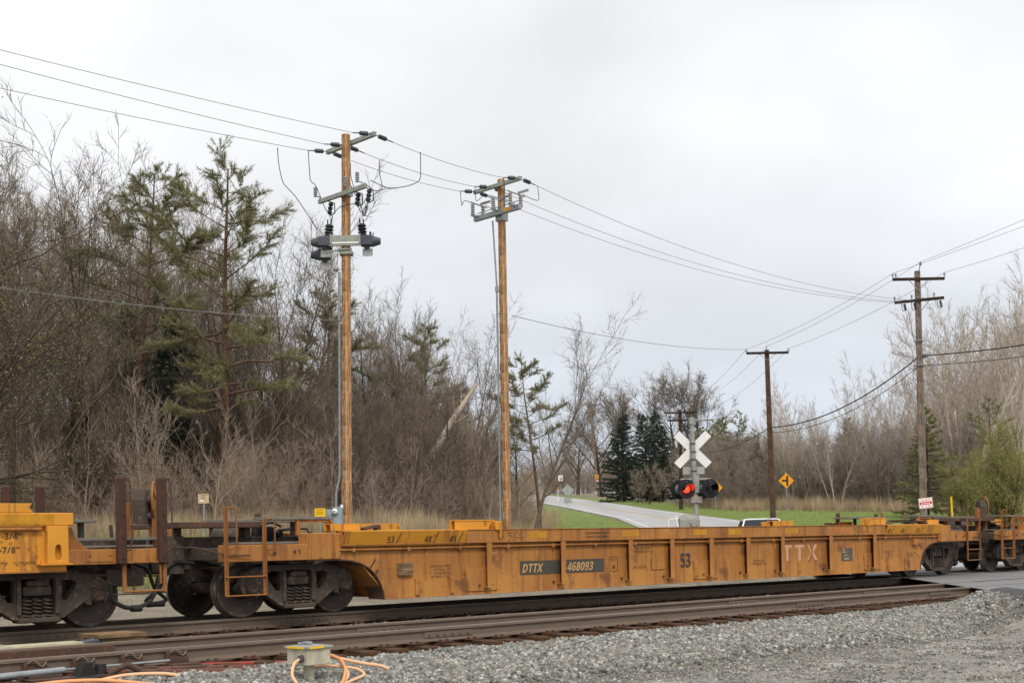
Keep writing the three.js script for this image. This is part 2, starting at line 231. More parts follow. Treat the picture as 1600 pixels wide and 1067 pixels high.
// the road: it crosses the rails, then climbs away between the woods
function strip(lo, hi, zs, lift, along = false) {
  const pos = [], uv = [], idx = [], n = 9;
  zs.forEach(Z => { for (let i = 0; i < n; i++) { const X = lerp(lo(Z), hi(Z), i / (n - 1)), p = W(X, Z); pos.push(p.x, roadY(Z) + lift, p.z); uv.push(p.x, p.z); } });
  for (let j = 0; j < zs.length - 1; j++) for (let i = 0; i < n - 1; i++) { const a = j * n + i; idx.push(a, a + 1, a + n, a + 1, a + n + 1, a + n); }
  const g = new THREE.BufferGeometry(); g.setAttribute('position', new THREE.Float32BufferAttribute(pos, 3)); g.setAttribute('uv', new THREE.Float32BufferAttribute(uv, 2)); g.setIndex(idx); g.computeVertexNormals(); return g;
}
const stations = [...range(12, 60, 1.5), ...range(62, 200, 3), ...range(206, 420, 8)];
struct('road', strip(rl, rr, stations.filter(z => z >= 43.5), 0), M.asphalt); struct('crossing_pavement', strip(rl, rr, stations.filter(z => z <= 43.6), 0), M.crossing);
for (const z of [-0.7525, 0.7525, 3.9325, 5.4375]) { const s = z === -0.7525 || z === 3.9325 ? 1 : -1, x0 = lerp(12.2, 5.6, (z + 0.75) / 6.2), q = struct('flangeway', bx(x0, x0 + 34, -0.02, -0.0085, z + s * 0.045, z + s * 0.115, 0), M.black); }
const mid = Z => (rl(Z) + rr(Z)) / 2, far = stations.filter(z => z > 44);
struct('road_edge_line', strip(Z => rl(Z) + 0.5, Z => rl(Z) + 0.7, far, 0.005), M.linePaint);
struct('road_edge_line', strip(Z => rr(Z) - 0.7, Z => rr(Z) - 0.5, far, 0.005), M.linePaint);
struct('road_centre_line', strip(Z => mid(Z) - 0.17, Z => mid(Z) - 0.06, far, 0.005), M.yellowLine);
struct('road_centre_line', strip(Z => mid(Z) + 0.06, Z => mid(Z) + 0.17, far, 0.005), M.yellowLine);
{ // dark asphalt dressing over the shoulder at the edge of the crossing
  const pos = [], uv = [], idx = [], zs = range(22.5, 29.2, 0.2), n = 10;
  zs.forEach(Z => { for (let i = 0; i < n; i++) { const t = i / (n - 1), w = vnoise(Z * 1.7, 3, 4096, 31), X = lerp(rl(Z) + 0.4, rl(Z) - 0.25 - 0.75 * w, t), p = W(X, Z), base = p.z < 8.4 ? bedProf(p.z) : -0.56; pos.push(p.x, edgeRise(p.x, p.z, base) + 0.055 * (1 - t * t * t) + 0.03 * (vnoise(X * 5 + 70, Z * 5 + 70, 4096, 32) - 0.5) * t - 0.03 * t, p.z); uv.push(p.x, p.z); } });
  for (let j = 0; j < zs.length - 1; j++) for (let i = 0; i < n - 1; i++) { const a = j * n + i; idx.push(a, a + n, a + 1, a + 1, a + n, a + n + 1); }
  const g = new THREE.BufferGeometry(); g.setAttribute('position', new THREE.Float32BufferAttribute(pos, 3)); g.setAttribute('uv', new THREE.Float32BufferAttribute(uv, 2)); g.setIndex(idx); g.computeVertexNormals(); struct('asphalt_apron', g, M.blacktop);
}

// ---------------------------------------------------------------- the two tracks
const RAILP = [[-0.076, -0.181], [0.076, -0.181], [0.076, -0.17], [0.022, -0.152], [0.0095, -0.135], [0.0095, -0.06], [0.016, -0.046], [0.037, -0.038], [0.037, -0.012], [0.03, -0.002], [-0.03, -0.002], [-0.037, -0.012], [-0.037, -0.038], [-0.016, -0.046], [-0.0095, -0.06], [-0.0095, -0.135], [-0.022, -0.152], [-0.076, -0.17]];
function railGeo(z, x0, x1) { return spin(prism(RAILP, 0, x1 - x0), 0, Math.PI / 2, 0).translate(x0, 0, z); }
M.tiePlate = std({ map: T.rust, color: 0xffe8d4, roughness: 0.9 });
function track(label, zc, x0, x1, tieFrom, tieTo, joints) {
  const t = thing('railway_track', label, 'railway track', [0, 0, 0]), R = rngOf(zc * 100 + 7);
  for (const s of [-1, 1]) {
    const z = zc + s * 0.7525, r = part(t, 'rail', railGeo(z, x0, x1), M.rail);
    part(r, 'running_surface', bx(x0, x1, -0.004, 0.0, z - 0.026, z + 0.026, 0), M.polished);
    if (s > 0 || zc > 2) for (const x of joints) {                          // fishplates with bolts
      part(r, 'joint_bar', [bx(x - 0.42, x + 0.42, -0.135, -0.058, z + 0.012, z + 0.026, 0.004), ...[-0.34, -0.2, -0.07, 0.07, 0.2, 0.34].map(d => rod([x + d, -0.098, z + 0.02], [x + d, -0.098, z + 0.05], 0.014, 0.014, 6))], M.rail);
    }
  }
  const gs = [0, 1, 2, 3].map(i => metric(bx(-0.115, 0.115, -0.36 - i * 0.003, -0.197 - i * 0.004, -1.3 + i * 0.02, 1.3 - i * 0.015, 0.012)));
  const pl = metric(mergeGeometries([bx(-0.1, 0.1, -0.199, -0.181, -0.2, 0.2, 0.005), ...[[-0.06, 0.105], [0.05, 0.105], [0.0, 0.165], [-0.05, -0.105], [0.06, -0.105]].map(([a, b]) => bx(a - 0.013, a + 0.013, -0.19, -0.158, b - 0.02, b + 0.02, 0.004))].map(plainG)));
  for (let x = tieFrom; x < tieTo; x += 0.5) {
    const m = new THREE.Mesh(gs[Math.floor(R() * 4)], M.tie); m.name = 'tie'; m.position.set(x + (R() - 0.5) * 0.05, 0, zc + (R() - 0.5) * 0.06); m.rotation.y = (R() - 0.5) * 0.03; m.castShadow = m.receiveShadow = true; t.add(m);
    for (const s of [-1, 1]) if (s > 0 || zc > 2) { const p = new THREE.Mesh(pl, M.tiePlate); p.name = 'tie_plate'; p.position.set(x, 0.001, zc + s * 0.7525); p.castShadow = p.receiveShadow = true; t.add(p); }
  }
  return t;
}
const nearTrack = track('empty railway track in front of the train, with timber ties and rusty rails', 4.685, -46, 40, -17, 4.6, [-9.85, -1.4, 3.1]);
const farTrack = track('railway track carrying the yellow well cars', 0, -46, 130, -17, 10.6, [-13.3, -8.9]);

// ---------------------------------------------------------------- loose stone
function stones(name, label, n, place, size, tones, seed) {
  const R = rngOf(seed), g = new THREE.IcosahedronGeometry(0.5, 0), p = g.attributes.position, h = new Map();
  for (let i = 0; i < p.count; i++) { const k = [p.getX(i), p.getY(i), p.getZ(i)].map(v => v.toFixed(3)).join(); if (!h.has(k)) h.set(k, [0.72 + 0.5 * R(), 0.62 + 0.4 * R(), 0.7 + 0.5 * R()]); const q = h.get(k); p.setXYZ(i, p.getX(i) * q[0], p.getY(i) * q[1], p.getZ(i) * q[2]); }
  g.computeVertexNormals();
  const m = new THREE.InstancedMesh(g, std({ roughness: 0.95, flatShading: true }), n), q = new THREE.Quaternion(), e = new THREE.Euler(), mt = new THREE.Matrix4(), c = new THREE.Color();
  for (let i = 0; i < n; i++) {
    const [x, y, z] = place(R), s = size[0] + (size[1] - size[0]) * R() ** 1.6; e.set(R() * 6.3, R() * 6.3, R() * 6.3); q.setFromEuler(e);
    mt.compose(V(x, y, z), q, V(s * (0.8 + 0.5 * R()), s * (0.7 + 0.4 * R()), s * (0.8 + 0.5 * R()))); m.setMatrixAt(i, mt);
    const t = tones[Math.floor(R() * tones.length)], k = 0.65 + 0.6 * R(); m.setColorAt(i, c.setRGB(t[0] * k, t[1] * k, t[2] * k));
  }
  m.name = numbered(name); m.castShadow = m.receiveShadow = true; tag(m, label, 'stones', null, 'stuff'); scene.add(m); return m;
}
const grey = [[0.25, 0.255, 0.24], [0.17, 0.18, 0.17], [0.33, 0.33, 0.31], [0.11, 0.115, 0.115], [0.24, 0.225, 0.2], [0.28, 0.24, 0.19], [0.43, 0.42, 0.4], [0.2, 0.215, 0.205]];
const onRails = z => [3.9325, 5.4375].some(r => Math.abs(z - r) < 0.1);
const shoulderEnd = x => 8.25 + 0.5 * (vnoise(x * 0.5 + 40, 2, 4096, 77) - 0.5);
const bump = (x, z) => 0.05 * (vnoise(x * 2.1 + 300, z * 2.1 + 300, 4096, 12) - 0.5 + 0.6 * (vnoise(x * 6 + 300, z * 6 + 300, 4096, 13) - 0.5));
stones('ballast_stones', 'grey crushed ballast stones on the shoulder of the near track', 52000, R => { for (;;) { const x = -18 + 26 * R(), z = 5.58 + 2.9 * Math.sqrt(R()) * (0.6 + 0.4 * R()); if (z > shoulderEnd(x) + 0.9 * (R() - 0.75)) continue; const dr = rl(camZ(x, z)) - camX(x, z); if (dr < 0.15 || (dr < 1.3 && R() < 1 - dr / 1.3)) continue; return [x, edgeRise(x, z, bedProf(z)) + bump(x, z) + (z < 6.1 ? -0.012 : 0.006) + 0.012 * R(), z]; } }, [0.034, 0.088], grey, 5);
stones('ballast_stones', 'grey ballast stones between the two tracks', 26000, R => { const x = -18 + 26 * R(), z = R() < 0.8 ? 1.0 + 2.75 * R() : 4.1 + 1.1 * R(); return [x, bedProf(z) + bump(x, z) + 0.004 + 0.014 * R(), z]; }, [0.03, 0.07], grey, 6);
stones('ballast_stones', 'pale ballast stones on the far side of the train', 30000, R => { const x = -16 + 27 * R(), z = -0.2 - 6 * R(); return [x, Math.max(bedProf(Math.max(z, -6.4)) + bump(x, z), H(x, z) ) + 0.01, z]; }, [0.03, 0.08], [[0.4, 0.38, 0.32], [0.32, 0.31, 0.29], [0.46, 0.44, 0.38], [0.27, 0.26, 0.24]], 7);
stones('lot_stones', 'small loose stones scattered over the gravel lot', 80000, R => { const x = -17 + 24 * R(), z = 7.5 + 6 * R() ** 1.7; return [x, edgeRise(x, z, Math.max(-0.545 - 0.05 * smooth(9.5, 7.9, z) + 0.03 * (vnoise(z * 0.9, 3, 4096, 3) - 0.5), bedProf(Math.min(z, 9.3)))) + bump(x, z) + 0.002, z]; }, [0.009, 0.046], grey, 8);
// ---------------------------------------------------------------- the train
// trucks (bogies): x along the track from the truck's centre
const frameOut = [[-1.08, 0.5], [-1.06, 0.62], [-0.98, 0.72], [-0.72, 0.8], [-0.4, 0.83], [0.4, 0.83], [0.72, 0.8], [0.98, 0.72], [1.06, 0.62], [1.08, 0.5], [1.04, 0.4], [0.98, 0.36], [0.98, 0.54], [0.8, 0.54], [0.8, 0.33], [0.72, 0.34], [0.66, 0.4], [0.42, 0.2], [0.32, 0.16], [-0.32, 0.16], [-0.42, 0.2], [-0.66, 0.4], [-0.72, 0.34], [-0.8, 0.33], [-0.8, 0.54], [-0.98, 0.54], [-0.98, 0.36], [-1.04, 0.4]];
const triHole = s => [[0.33, 0.72], [0.5, 0.735], [0.585, 0.68], [0.56, 0.6], [0.42, 0.42], [0.34, 0.42]].map(([x, y]) => [s * x, y]);
const midHole = [[-0.24, 0.24], [0.24, 0.24], [0.24, 0.74], [-0.24, 0.74]];
const wheelProf = [[0.1, -0.09], [0.13, -0.09], [0.14, -0.02], [0.2, 0.018], [0.36, 0.03], [0.395, 0.055], [0.4, 0.07], [0.445, 0.07], [0.455, 0.06], [0.457, -0.03], [0.463, -0.045], [0.485, -0.055], [0.485, -0.068], [0.47, -0.075], [0.4, -0.075], [0.39, -0.02], [0.3, -0.012], [0.2, -0.035], [0.13, -0.12], [0.1, -0.12]];
const wheelG = metric(new THREE.LatheGeometry(wheelProf.map(p => new THREE.Vector2(...p)), 40).rotateX(Math.PI / 2));
const treadG = metric(new THREE.LatheGeometry([[0.4595, -0.028], [0.4602, 0.0], [0.4592, 0.05], [0.4575, 0.05], [0.4575, -0.028]].map(p => new THREE.Vector2(...p)), 40).rotateX(Math.PI / 2));
const springPts = (x, z, r, y0, y1, n) => { const o = []; for (let i = 0; i <= n * 8; i++) { const a = i / 8 * 6.2832; o.push(V(x + r * Math.cos(a), lerp(y0, y1, i / (n * 8)), z + r * Math.sin(a))); } return o; };
const frameG = metric(mergeGeometries([prism(frameOut, -0.07, 0.07, 0.014, [triHole(1), triHole(-1), midHole]),
  bx(-0.3, 0.3, 0.13, 0.2, -0.13, 0.13, 0.02), bx(-0.31, -0.245, 0.24, 0.74, -0.1, 0.1, 0.012), bx(0.245, 0.31, 0.24, 0.74, -0.1, 0.1, 0.012),
  bx(-0.6, 0.6, 0.79, 0.83, -0.1, 0.1, 0.012), bar([0.34, 0.2, 0.0], [0.74, 0.46, 0.0], 0.17, 0.05), bar([-0.34, 0.2, 0.0], [-0.74, 0.46, 0.0], 0.17, 0.05)].map(plainG)));
const springG = metric(mergeGeometries([-0.15, 0, 0.15].flatMap(x => [new THREE.TubeGeometry(new THREE.CatmullRomCurve3(springPts(x, 0.035, 0.062, 0.21, 0.48, 5)), 90, 0.017, 5), new THREE.TubeGeometry(new THREE.CatmullRomCurve3(springPts(x, -0.09, 0.06, 0.21, 0.48, 4)), 40, 0.016, 4)]).map(plainG)));
M.bearing = std({ map: T.grime, color: 0xf0d8cc, roughness: 0.85 });
function truck(parent, x) {
  for (const s of [-1, 1]) {
    const add = (n, g, m, px = x, pz = 0, ry = 0) => { const q = new THREE.Mesh(g, m); q.name = n; q.position.set(px, 0, pz); q.rotation.y = ry; q.castShadow = q.receiveShadow = true; parent.add(q); return q; };
    const f = add('truck_side_frame', frameG, M.grime, x, s * 1.03); add('spring_group', springG, M.grime, x, s * 1.02, s < 0 ? Math.PI : 0);
    for (const w of [-0.889, 0.889]) {
      const q = add('wheel', wheelG, M.wheel, x + w, s * 0.75, s < 0 ? Math.PI : 0); q.position.y = 0.4605; const t = new THREE.Mesh(treadG, M.tread); t.name = 'tread'; q.add(t);
      const b = part(parent, 'bearing', [rod([0, 0.47, s * 0.95], [0, 0.47, s * 1.115], 0.105, 0.105, 16), rod([0, 0.47, s * 1.115], [0, 0.47, s * 1.15], 0.095, 0.075, 16), ...[0, 1, 2].map(i => rod([0.055 * Math.cos(i * 2.1 + 0.5), 0.47 + 0.055 * Math.sin(i * 2.1 + 0.5), s * 1.14], [0.055 * Math.cos(i * 2.1 + 0.5), 0.47 + 0.055 * Math.sin(i * 2.1 + 0.5), s * 1.172], 0.017, 0.017, 6)), bx(-0.1, 0.1, 0.5, 0.6, s * 0.95, s * 1.12, 0.012)], M.bearing); b.position.x = x + w;
    }
  }
  part(parent, 'bolster', [bx(x - 0.21, x + 0.21, 0.5, 0.64, -1.1, 1.1, 0.03), bx(x - 0.16, x + 0.16, 0.64, 0.72, -1.12, -0.9, 0.02), bx(x - 0.16, x + 0.16, 0.64, 0.72, 0.9, 1.12, 0.02), bx(x - 0.3, x + 0.3, 0.62, 0.78, -0.4, 0.4, 0.03)], M.grime);
  for (const w of [-0.889, 0.889]) { part(parent, 'axle', [rod([x + w, 0.4605, -0.72], [x + w, 0.4605, 0.72], 0.088, 0.088, 12), rod([x + w, 0.4605, -0.95], [x + w, 0.4605, 0.95], 0.07, 0.07, 10)], M.grime);
    part(parent, 'brake_beam', [bar([x + w * 0.42, 0.36, -0.8], [x + w * 0.42, 0.36, 0.8], 0.09, 0.07, V(1, 0, 0)), bx(x + w * 0.42 - 0.04, x + w * 0.5, 0.3, 0.46, 0.68, 0.82, 0.01), bx(x + w * 0.42 - 0.04, x + w * 0.5, 0.3, 0.46, -0.82, -0.68, 0.01)], M.grime); }
}
function coupler(parent, s, x0, x1) {                              // shank and knuckle, then the hanging brake hose
  part(parent, 'coupler', [bx(Math.min(x0, x1), Math.max(x0, x1), 0.8, 0.95, -0.08, 0.08, 0.02), bx(x1 - 0.14, x1 + 0.14, 0.74, 1.02, -0.17, 0.06, 0.03), bx(x1 - 0.05 + s * 0.1, x1 + 0.1 + s * 0.1, 0.74, 1.02, 0.06, 0.18, 0.03)], M.grime);
  part(parent, 'brake_hose', [pipe([[x0 - s * 0.1, 0.92, 0.42], [x0 + s * 0.12, 0.82, 0.44], [x0 + s * 0.24, 0.52, 0.42], [x0 + s * 0.46, 0.33, 0.38], [x1 + s * 0.02, 0.28, 0.36]], 0.028, 8, 30), rod([x1 - s * 0.14, 0.27, 0.36], [x1, 0.27, 0.36], 0.045, 0.04, 8)], M.hose);
}
const archPts = [[8.57, 0.22], [8.585, 0.34], [8.64, 0.48], [8.73, 0.62], [8.86, 0.74], [9.04, 0.83], [9.26, 0.885], [9.55, 0.9]];
function across(pts, d0, d1, s, f) {                               // a section in z/y swept along x
  const g = plainG(prism(pts, d0, d1)); g.applyMatrix4(new THREE.Matrix4().makeBasis(V(0, 0, f), V(0, 1, 0), V(s, 0, 0)));
  if (s * f > 0) for (const k of ['position', 'normal', 'uv']) { const a = g.attributes[k], n = a.itemSize; for (let i = 0; i < a.count; i += 3) for (let c = 0; c < n; c++) { const t = a.array[(i + 1) * n + c]; a.array[(i + 1) * n + c] = a.array[(i + 2) * n + c]; a.array[(i + 2) * n + c] = t; } }
  return g;
}
const ink = '#43392c';
const P1 = {
  number: lettering(1024, 128, (g, w, h) => { g.fillStyle = '#4a4640'; g.fillRect(0, 0, w, h); g.fillStyle = '#c49a62'; g.font = 'italic bold 112px sans-serif'; g.textBaseline = 'middle'; g.save(); g.scale(0.88, 1); g.fillText('DTTX', 18, 68); g.fillText('468093', 628, 68, 512); g.restore(); }),
  fifty: lettering(128, 192, (g) => { g.fillStyle = '#3d4046'; g.font = 'bold 200px sans-serif'; g.save(); g.scale(0.55, 1); g.fillText('53', 4, 176); g.restore(); }),
  ttx: lettering(640, 256, (g) => { g.fillStyle = 'rgba(226,178,142,0.8)'; g.font = 'bold 250px sans-serif'; g.save(); g.scale(1.15, 1); g.fillText('T', 0, 226); g.fillText('T', 172, 226); g.fillText('X', 344, 226); g.restore(); g.fillStyle = 'rgba(176,112,74,0.95)'; for (let i = 0; i < 3; i++) g.fillRect(0, 20 + i * 11, 640, 6); g.fillStyle = 'rgba(150,96,54,0.9)'; g.beginPath(); g.moveTo(420, 20); g.lineTo(450, 20); g.lineTo(505, 130); g.lineTo(440, 250); g.lineTo(412, 250); g.lineTo(472, 130); g.fill(); g.globalCompositeOperation = 'destination-out'; const R = rngOf(4); for (let i = 0; i < 900; i++) { g.fillStyle = 'rgba(0,0,0,' + (0.2 + 0.5 * R()) + ')'; g.fillRect(R() * 640, R() * 256, 1 + 5 * R(), 1 + 3 * R()); } }),
  limit: lettering(256, 48, (g) => { g.fillStyle = ink; g.font = '44px sans-serif'; g.save(); g.scale(0.8, 1); g.fillText('LMT. 185,700', 2, 40); g.restore(); }),
  plate: lettering(96, 128, (g) => { g.strokeStyle = ink; g.lineWidth = 4; g.strokeRect(3, 3, 90, 122); g.fillStyle = ink; g.font = '20px sans-serif'; g.fillText('PLATE', 18, 34); g.font = 'bold 46px sans-serif'; g.fillText('H', 31, 104); }),
  gross: lettering(384, 80, (g) => { g.fillStyle = ink; g.font = 'bold 34px sans-serif'; g.textAlign = 'center'; g.save(); g.scale(0.86, 1); g.fillText('185,550 MAX GROSS WEIGHT', 223, 34, 430); g.fillText('FOR 20 FT. CONTAINERS', 223, 74, 380); g.restore(); }),
  stencil: lettering(160, 160, (g) => { g.fillStyle = '#5a5550'; g.fillRect(0, 0, 160, 160); g.strokeStyle = '#b99a6c'; g.lineWidth = 3; g.beginPath(); g.moveTo(80, 20); g.lineTo(80, 110); g.moveTo(0, 112); g.lineTo(160, 112); g.stroke(); g.fillStyle = '#d2b88c'; for (const [x, y, k] of [[8, 12, 34], [8, 42, 46], [36, 86, 30], [30, 132, 78]]) g.fillRect(x, y, k, 10); }),
  marks: ['53', '48', '45'].map(t => lettering(128, 96, (g) => { g.fillStyle = 'rgba(64,52,36,0.8)'; g.font = 'bold 62px sans-serif'; g.fillText(t, 4, 80); g.beginPath(); g.moveTo(120, 4); g.lineTo(128, 4); g.lineTo(98, 94); g.lineTo(88, 94); g.fill(); })),
  one: lettering(64, 96, (g) => { g.fillStyle = ink; g.font = 'bold 70px sans-serif'; g.fillText('1', 12, 80); }),
};
M.stripe = std({ map: T.sheet, color: 0xe6a018, roughness: 0.5 }); M.stripeRed = std({ map: T.sheet, color: 0xd88438, roughness: 0.5 });
M.web = std({ map: T.rust, color: 0x988c84, roughness: 0.9 });
const faint = (w, h, rows, col, seed) => lettering(w, h, (g) => { const R = rngOf(seed); g.fillStyle = col; const rh = h / rows; for (let r = 0; r < rows; r++) { let x = w * 0.1 * R(); const end = w * (0.8 + 0.2 * R()); while (x < end) { const k = 6 + 10 * R(); if (R() > 0.12) { g.fillRect(x, rh * (r + 0.2), 3, rh * 0.6); g.fillRect(x, rh * (r + 0.2 + 0.5 * (R() < 0.5 ? 1 : 0)), k, rh * 0.13); if (R() < 0.6) g.fillRect(x + k - 3, rh * (r + 0.2), 3, rh * 0.6); } x += k + 5; } } });
function wellCar(name, label, xc, printed, opt = {}) {
  const car = thing(name, label, 'freight car', [xc, 0, 0], 0, 'well cars of the train');
  for (const f of [1, -1]) {                                       // near and far side
    const zz = (a, b) => f > 0 ? [a, b] : [-b, -a];
    const right = archPts, left = archPts.map(([x, y]) => [-x, y]).reverse();
    const outline = [[-8.57, 0.22], [8.57, 0.22], ...right.slice(1), [10.1, 0.9], [10.1, 1.12], [-10.1, 1.12], [-10.1, 0.9], ...left.slice(0, -1)];
    const side = part(car, 'side_sheet', prism(outline, ...zz(1.4, 1.42)), M.paint);
    part(side, 'lower_band', [prism([[-8.56, 0.22], [8.56, 0.22], [8.6, 0.42], [8.65, 0.5], [-8.65, 0.5], [-8.6, 0.42]], ...zz(1.4201, 1.432)), bx(-8.55, 8.55, 0.2, 0.222, ...zz(1.3, 1.445), 0.004)], M.paint);
    for (const s of [-1, 1]) part(side, 'wheel_arch', ribbon([...archPts, [10.1, 0.9]].map(([x, y]) => [s * x, y - 0.012]), ...zz(1.02, 1.452), 0.02), M.rust);
    part(car, 'top_chord', [bx(-9.46, 9.46, 1.112, 1.345, ...zz(1.4, 1.52), 0.012), bx(-9.46, 9.46, 1.345, 1.357, ...zz(1.36, 1.535), 0.004)], M.paint);
    part(car, 'conduit', [pipe([[-9.6, 1.045, f * 1.462], [-4, 1.05, f * 1.462], [0, 1.045, f * 1.462], [5, 1.05, f * 1.462], [9.6, 1.045, f * 1.462]], 0.021, 8, 40), ...range(-9.2, 9.2, 1.15).map(x => bx(x - 0.03, x + 0.03, 1.01, 1.08, ...zz(1.42, 1.487), 0.004))], M.paint);
    for (const x of [0, -1.27, 1.27, -2.53, 2.53, -4.42, 4.42, -6.29, 6.29]) {     // stakes: folded plate, open to one side
      const p = part(car, 'side_stake', [prism([[0.07, 1.111], [-0.055, 1.111], [-0.05, 0.33], [0.06, 0.33]], ...zz(1.545, 1.56)), bx(-0.06, 0.07, 0.315, 0.33, ...zz(1.42, 1.56), 0.003)], M.paint); p.position.x = x;
      part(p, 'stake_web', [bx(0.045, 0.06, 0.33, 1.111, ...zz(1.42, 1.545), 0.003)], M.web);
      part(p, 'bolt', [rod([-0.16, 0.36, f * 1.42], [-0.16, 0.36, f * 1.47], 0.024, 0.02, 8), rod([0.15, 0.36, f * 1.42], [0.15, 0.36, f * 1.46], 0.024, 0.02, 8)], M.rust);
    }
    for (const [x, w] of [[-6.38, 0.39], [-0.05, 0.4], [6.38, 0.39], [-1.58, 0.2]]) part(car, 'access_plate', prism([[x - w, 0.29], [x - w + 0.03, 0.262], [x + w - 0.03, 0.262], [x + w, 0.29], [x + w, 0.64], [x + w - 0.03, 0.665], [x - w + 0.03, 0.665], [x - w, 0.64]].map(([a, b]) => w < 0.3 ? [a, b * 0.62 + 0.34] : [a, b]), ...zz(1.432, 1.452), 0.004), M.paint);
    for (const x of [-7.86, -7.08, 7.08, 7.86]) part(car, 'rib', bx(x - 0.04, x + 0.04, 0.24, 0.53, ...zz(1.43, 1.47), 0.01), M.paint);
    for (const x of [-7.63, -6.86, 6.86, 7.63]) part(car, 'seam', bx(x - 0.025, x + 0.025, 0.5, 1.1, ...zz(1.418, 1.434), 0.003), M.paint);
    for (const s of [-1, 1]) {
      const sx = (a, b) => s > 0 ? [a, b] : [-b, -a];
      // flared guide plate over the side
      part(car, 'guide_flare', across([[1.505, 1.1], [1.6, 1.34], [1.6, 1.352], [1.42, 1.362], [1.42, 1.345], [1.58, 1.335], [1.495, 1.105]], 6.83, 9.46, s, f), M.fresh);
      part(car, 'end_block', [bx(...sx(9.45, 10.1), 0.9, 1.325, ...zz(1.2, 1.47), 0.012), bx(...sx(9.52, 9.6), 0.9, 1.3, ...zz(1.47, 1.5), 0.006)], M.paint);
      part(car, 'end_sill', bx(...sx(10.1, 11.6), 0.9, 1.158, ...zz(1.25, 1.47), 0.012), M.paint);
      part(car, 'pedestal', [bx(...sx(5.98, 6.12), 1.34, 1.5, ...zz(1.38, 1.56), 0.01), bx(...sx(6.12, 7.0), 1.35, 1.51, ...zz(1.3, 1.33), 0.008), prism([[6.98 * s, 1.35], [6.2 * s, 1.35], [6.1 * s, 1.5], [6.98 * s, 1.52]], ...zz(1.42, 1.44)), bx(...sx(6.05, 6.98), 1.505, 1.525, ...zz(1.3, 1.45), 0.005), bar([s * 6.0, 1.5, f * 1.57], [s * 6.02, 1.2, f * 1.545], 0.05, 0.03)], M.fresh);
      part(car, 'pedestal', [bx(...sx(9.0, 9.6), 1.36, 1.465, ...zz(1.2, 1.24), 0.008), bx(...sx(9.0, 9.6), 1.46, 1.475, ...zz(1.1, 1.4), 0.005), prism([[9.6 * s, 1.36], [9.0 * s, 1.36], [9.02 * s, 1.46], [9.6 * s, 1.46]], ...zz(1.38, 1.4))], M.fresh);
      part(car, 'lock_lever', [bar([s * 8.95, 1.38, f * 1.35], [s * 8.62, 1.44, f * 1.35], 0.2, 0.04), bar([s * 8.6, 1.39, f * 1.25], [s * 8.5, 1.4, f * 1.25], 0.1, 0.05)], M.rust);
      // ladder at the corner, its two stiles, rungs and grab irons
      const L = part(car, 'ladder', [[10.92, 1.55], [11.6, 1.73]].flatMap(([x, top]) => [bx(...sx(x - 0.026, x + 0.026), 0.38, top, ...zz(1.475, 1.49), 0.004), bx(...sx(x - 0.026, x - 0.014), 0.38, top, ...zz(1.49, 1.52), 0.003)]), M.ladder);
      for (const y of [0.385, 0.67]) part(L, 'rung', rod([s * 10.9, y, f * 1.51], [s * 11.62, y, f * 1.51], 0.013, 0.013, 8), M.ladder);
      for (const [x, y1, y0] of [[10.87, 1.55, 1.08], [11.55, 1.72, 1.1]]) part(L, 'grab_iron', bent([[s * x, y1, f * 1.5], [s * (x - 0.05), y1 + 0.012, f * 1.55], [s * (x - 0.1), y1 - 0.03, f * 1.56], [s * (x - 0.1), y0 + 0.06, f * 1.56], [s * (x - 0.05), y0, f * 1.55], [s * x, y0, f * 1.5]], 0.013), M.ladder);
      if (f > 0) { part(car, 'bolt', [[10.35, 1.04], [10.72, 1.02]].map(([x, y]) => rod([s * x, y, 1.47], [s * x, y, 1.49], 0.022, 0.022, 8)), M.rust); }
    }
  }
  for (const s of [-1, 1]) {                                       // the ends
    const sx = (a, b) => s > 0 ? [a, b] : [-b, -a];
    part(car, 'draft_sill', [bx(...sx(8.5, 11.95), 0.78, 1.3, -0.34, 0.34, 0.02), bx(...sx(11.7, 11.98), 0.72, 1.32, -0.42, 0.42, 0.02)], M.grime);
    part(car, 'body_bolster', [bx(...sx(9.8, 10.3), 0.84, 1.1, -1.25, 1.25, 0.02), bx(...sx(11.3, 11.6), 0.92, 1.12, -1.25, 1.25, 0.02)], M.grime);
    part(car, 'end_bulkhead', prism([[8.42, 0.25], [8.44, 0.23], [9.5, 1.28], [9.47, 1.3]].map(([x, y]) => [s * x, y]), -1.4, 1.4), M.paint);
    part(car, 'well_floor', bx(...sx(0, 8.4), 0.225, 0.245, -1.4, 1.4, 0), M.rust);
    part(car, 'deck_step', [bx(...sx(9.95, 11.2), 1.165, 1.2, 0.72, 1.22, 0.006), bx(...sx(9.95, 11.2), 1.165, 1.2, -1.22, -0.72, 0.006)], M.grate);
    const wk = part(car, 'walkway', [bx(...sx(9.26, 10.5), 1.555, 1.595, 0.5, 1.0, 0.006), ...range(9.3, 10.46, 0.08).map(x => bx(...sx(x, x + 0.03), 1.595, 1.604, 0.52, 0.98, 0))], M.grate);
    part(wk, 'walkway_leg', [bx(...sx(9.9, 9.97), 1.3, 1.555, 0.93, 0.98, 0.005), bx(...sx(9.3, 9.37), 1.3, 1.555, 0.93, 0.98, 0.005), bx(...sx(9.37, 9.9), 1.51, 1.555, 0.955, 0.975, 0.004), bar([s * 9.33, 1.54, 0.99], [s * 9.16, 1.34, 0.99], 0.05, 0.04)], M.paint);
    const wf = part(car, 'walkway', bx(...sx(8.6, 10.5), 1.555, 1.6, -1.15, -0.65, 0.006), M.grate); part(wf, 'walkway_leg', [8.65, 9.5, 10.3].map(x => bx(...sx(x, x + 0.08), 1.3, 1.555, -1.1, -1.04, 0.005)), M.rust);
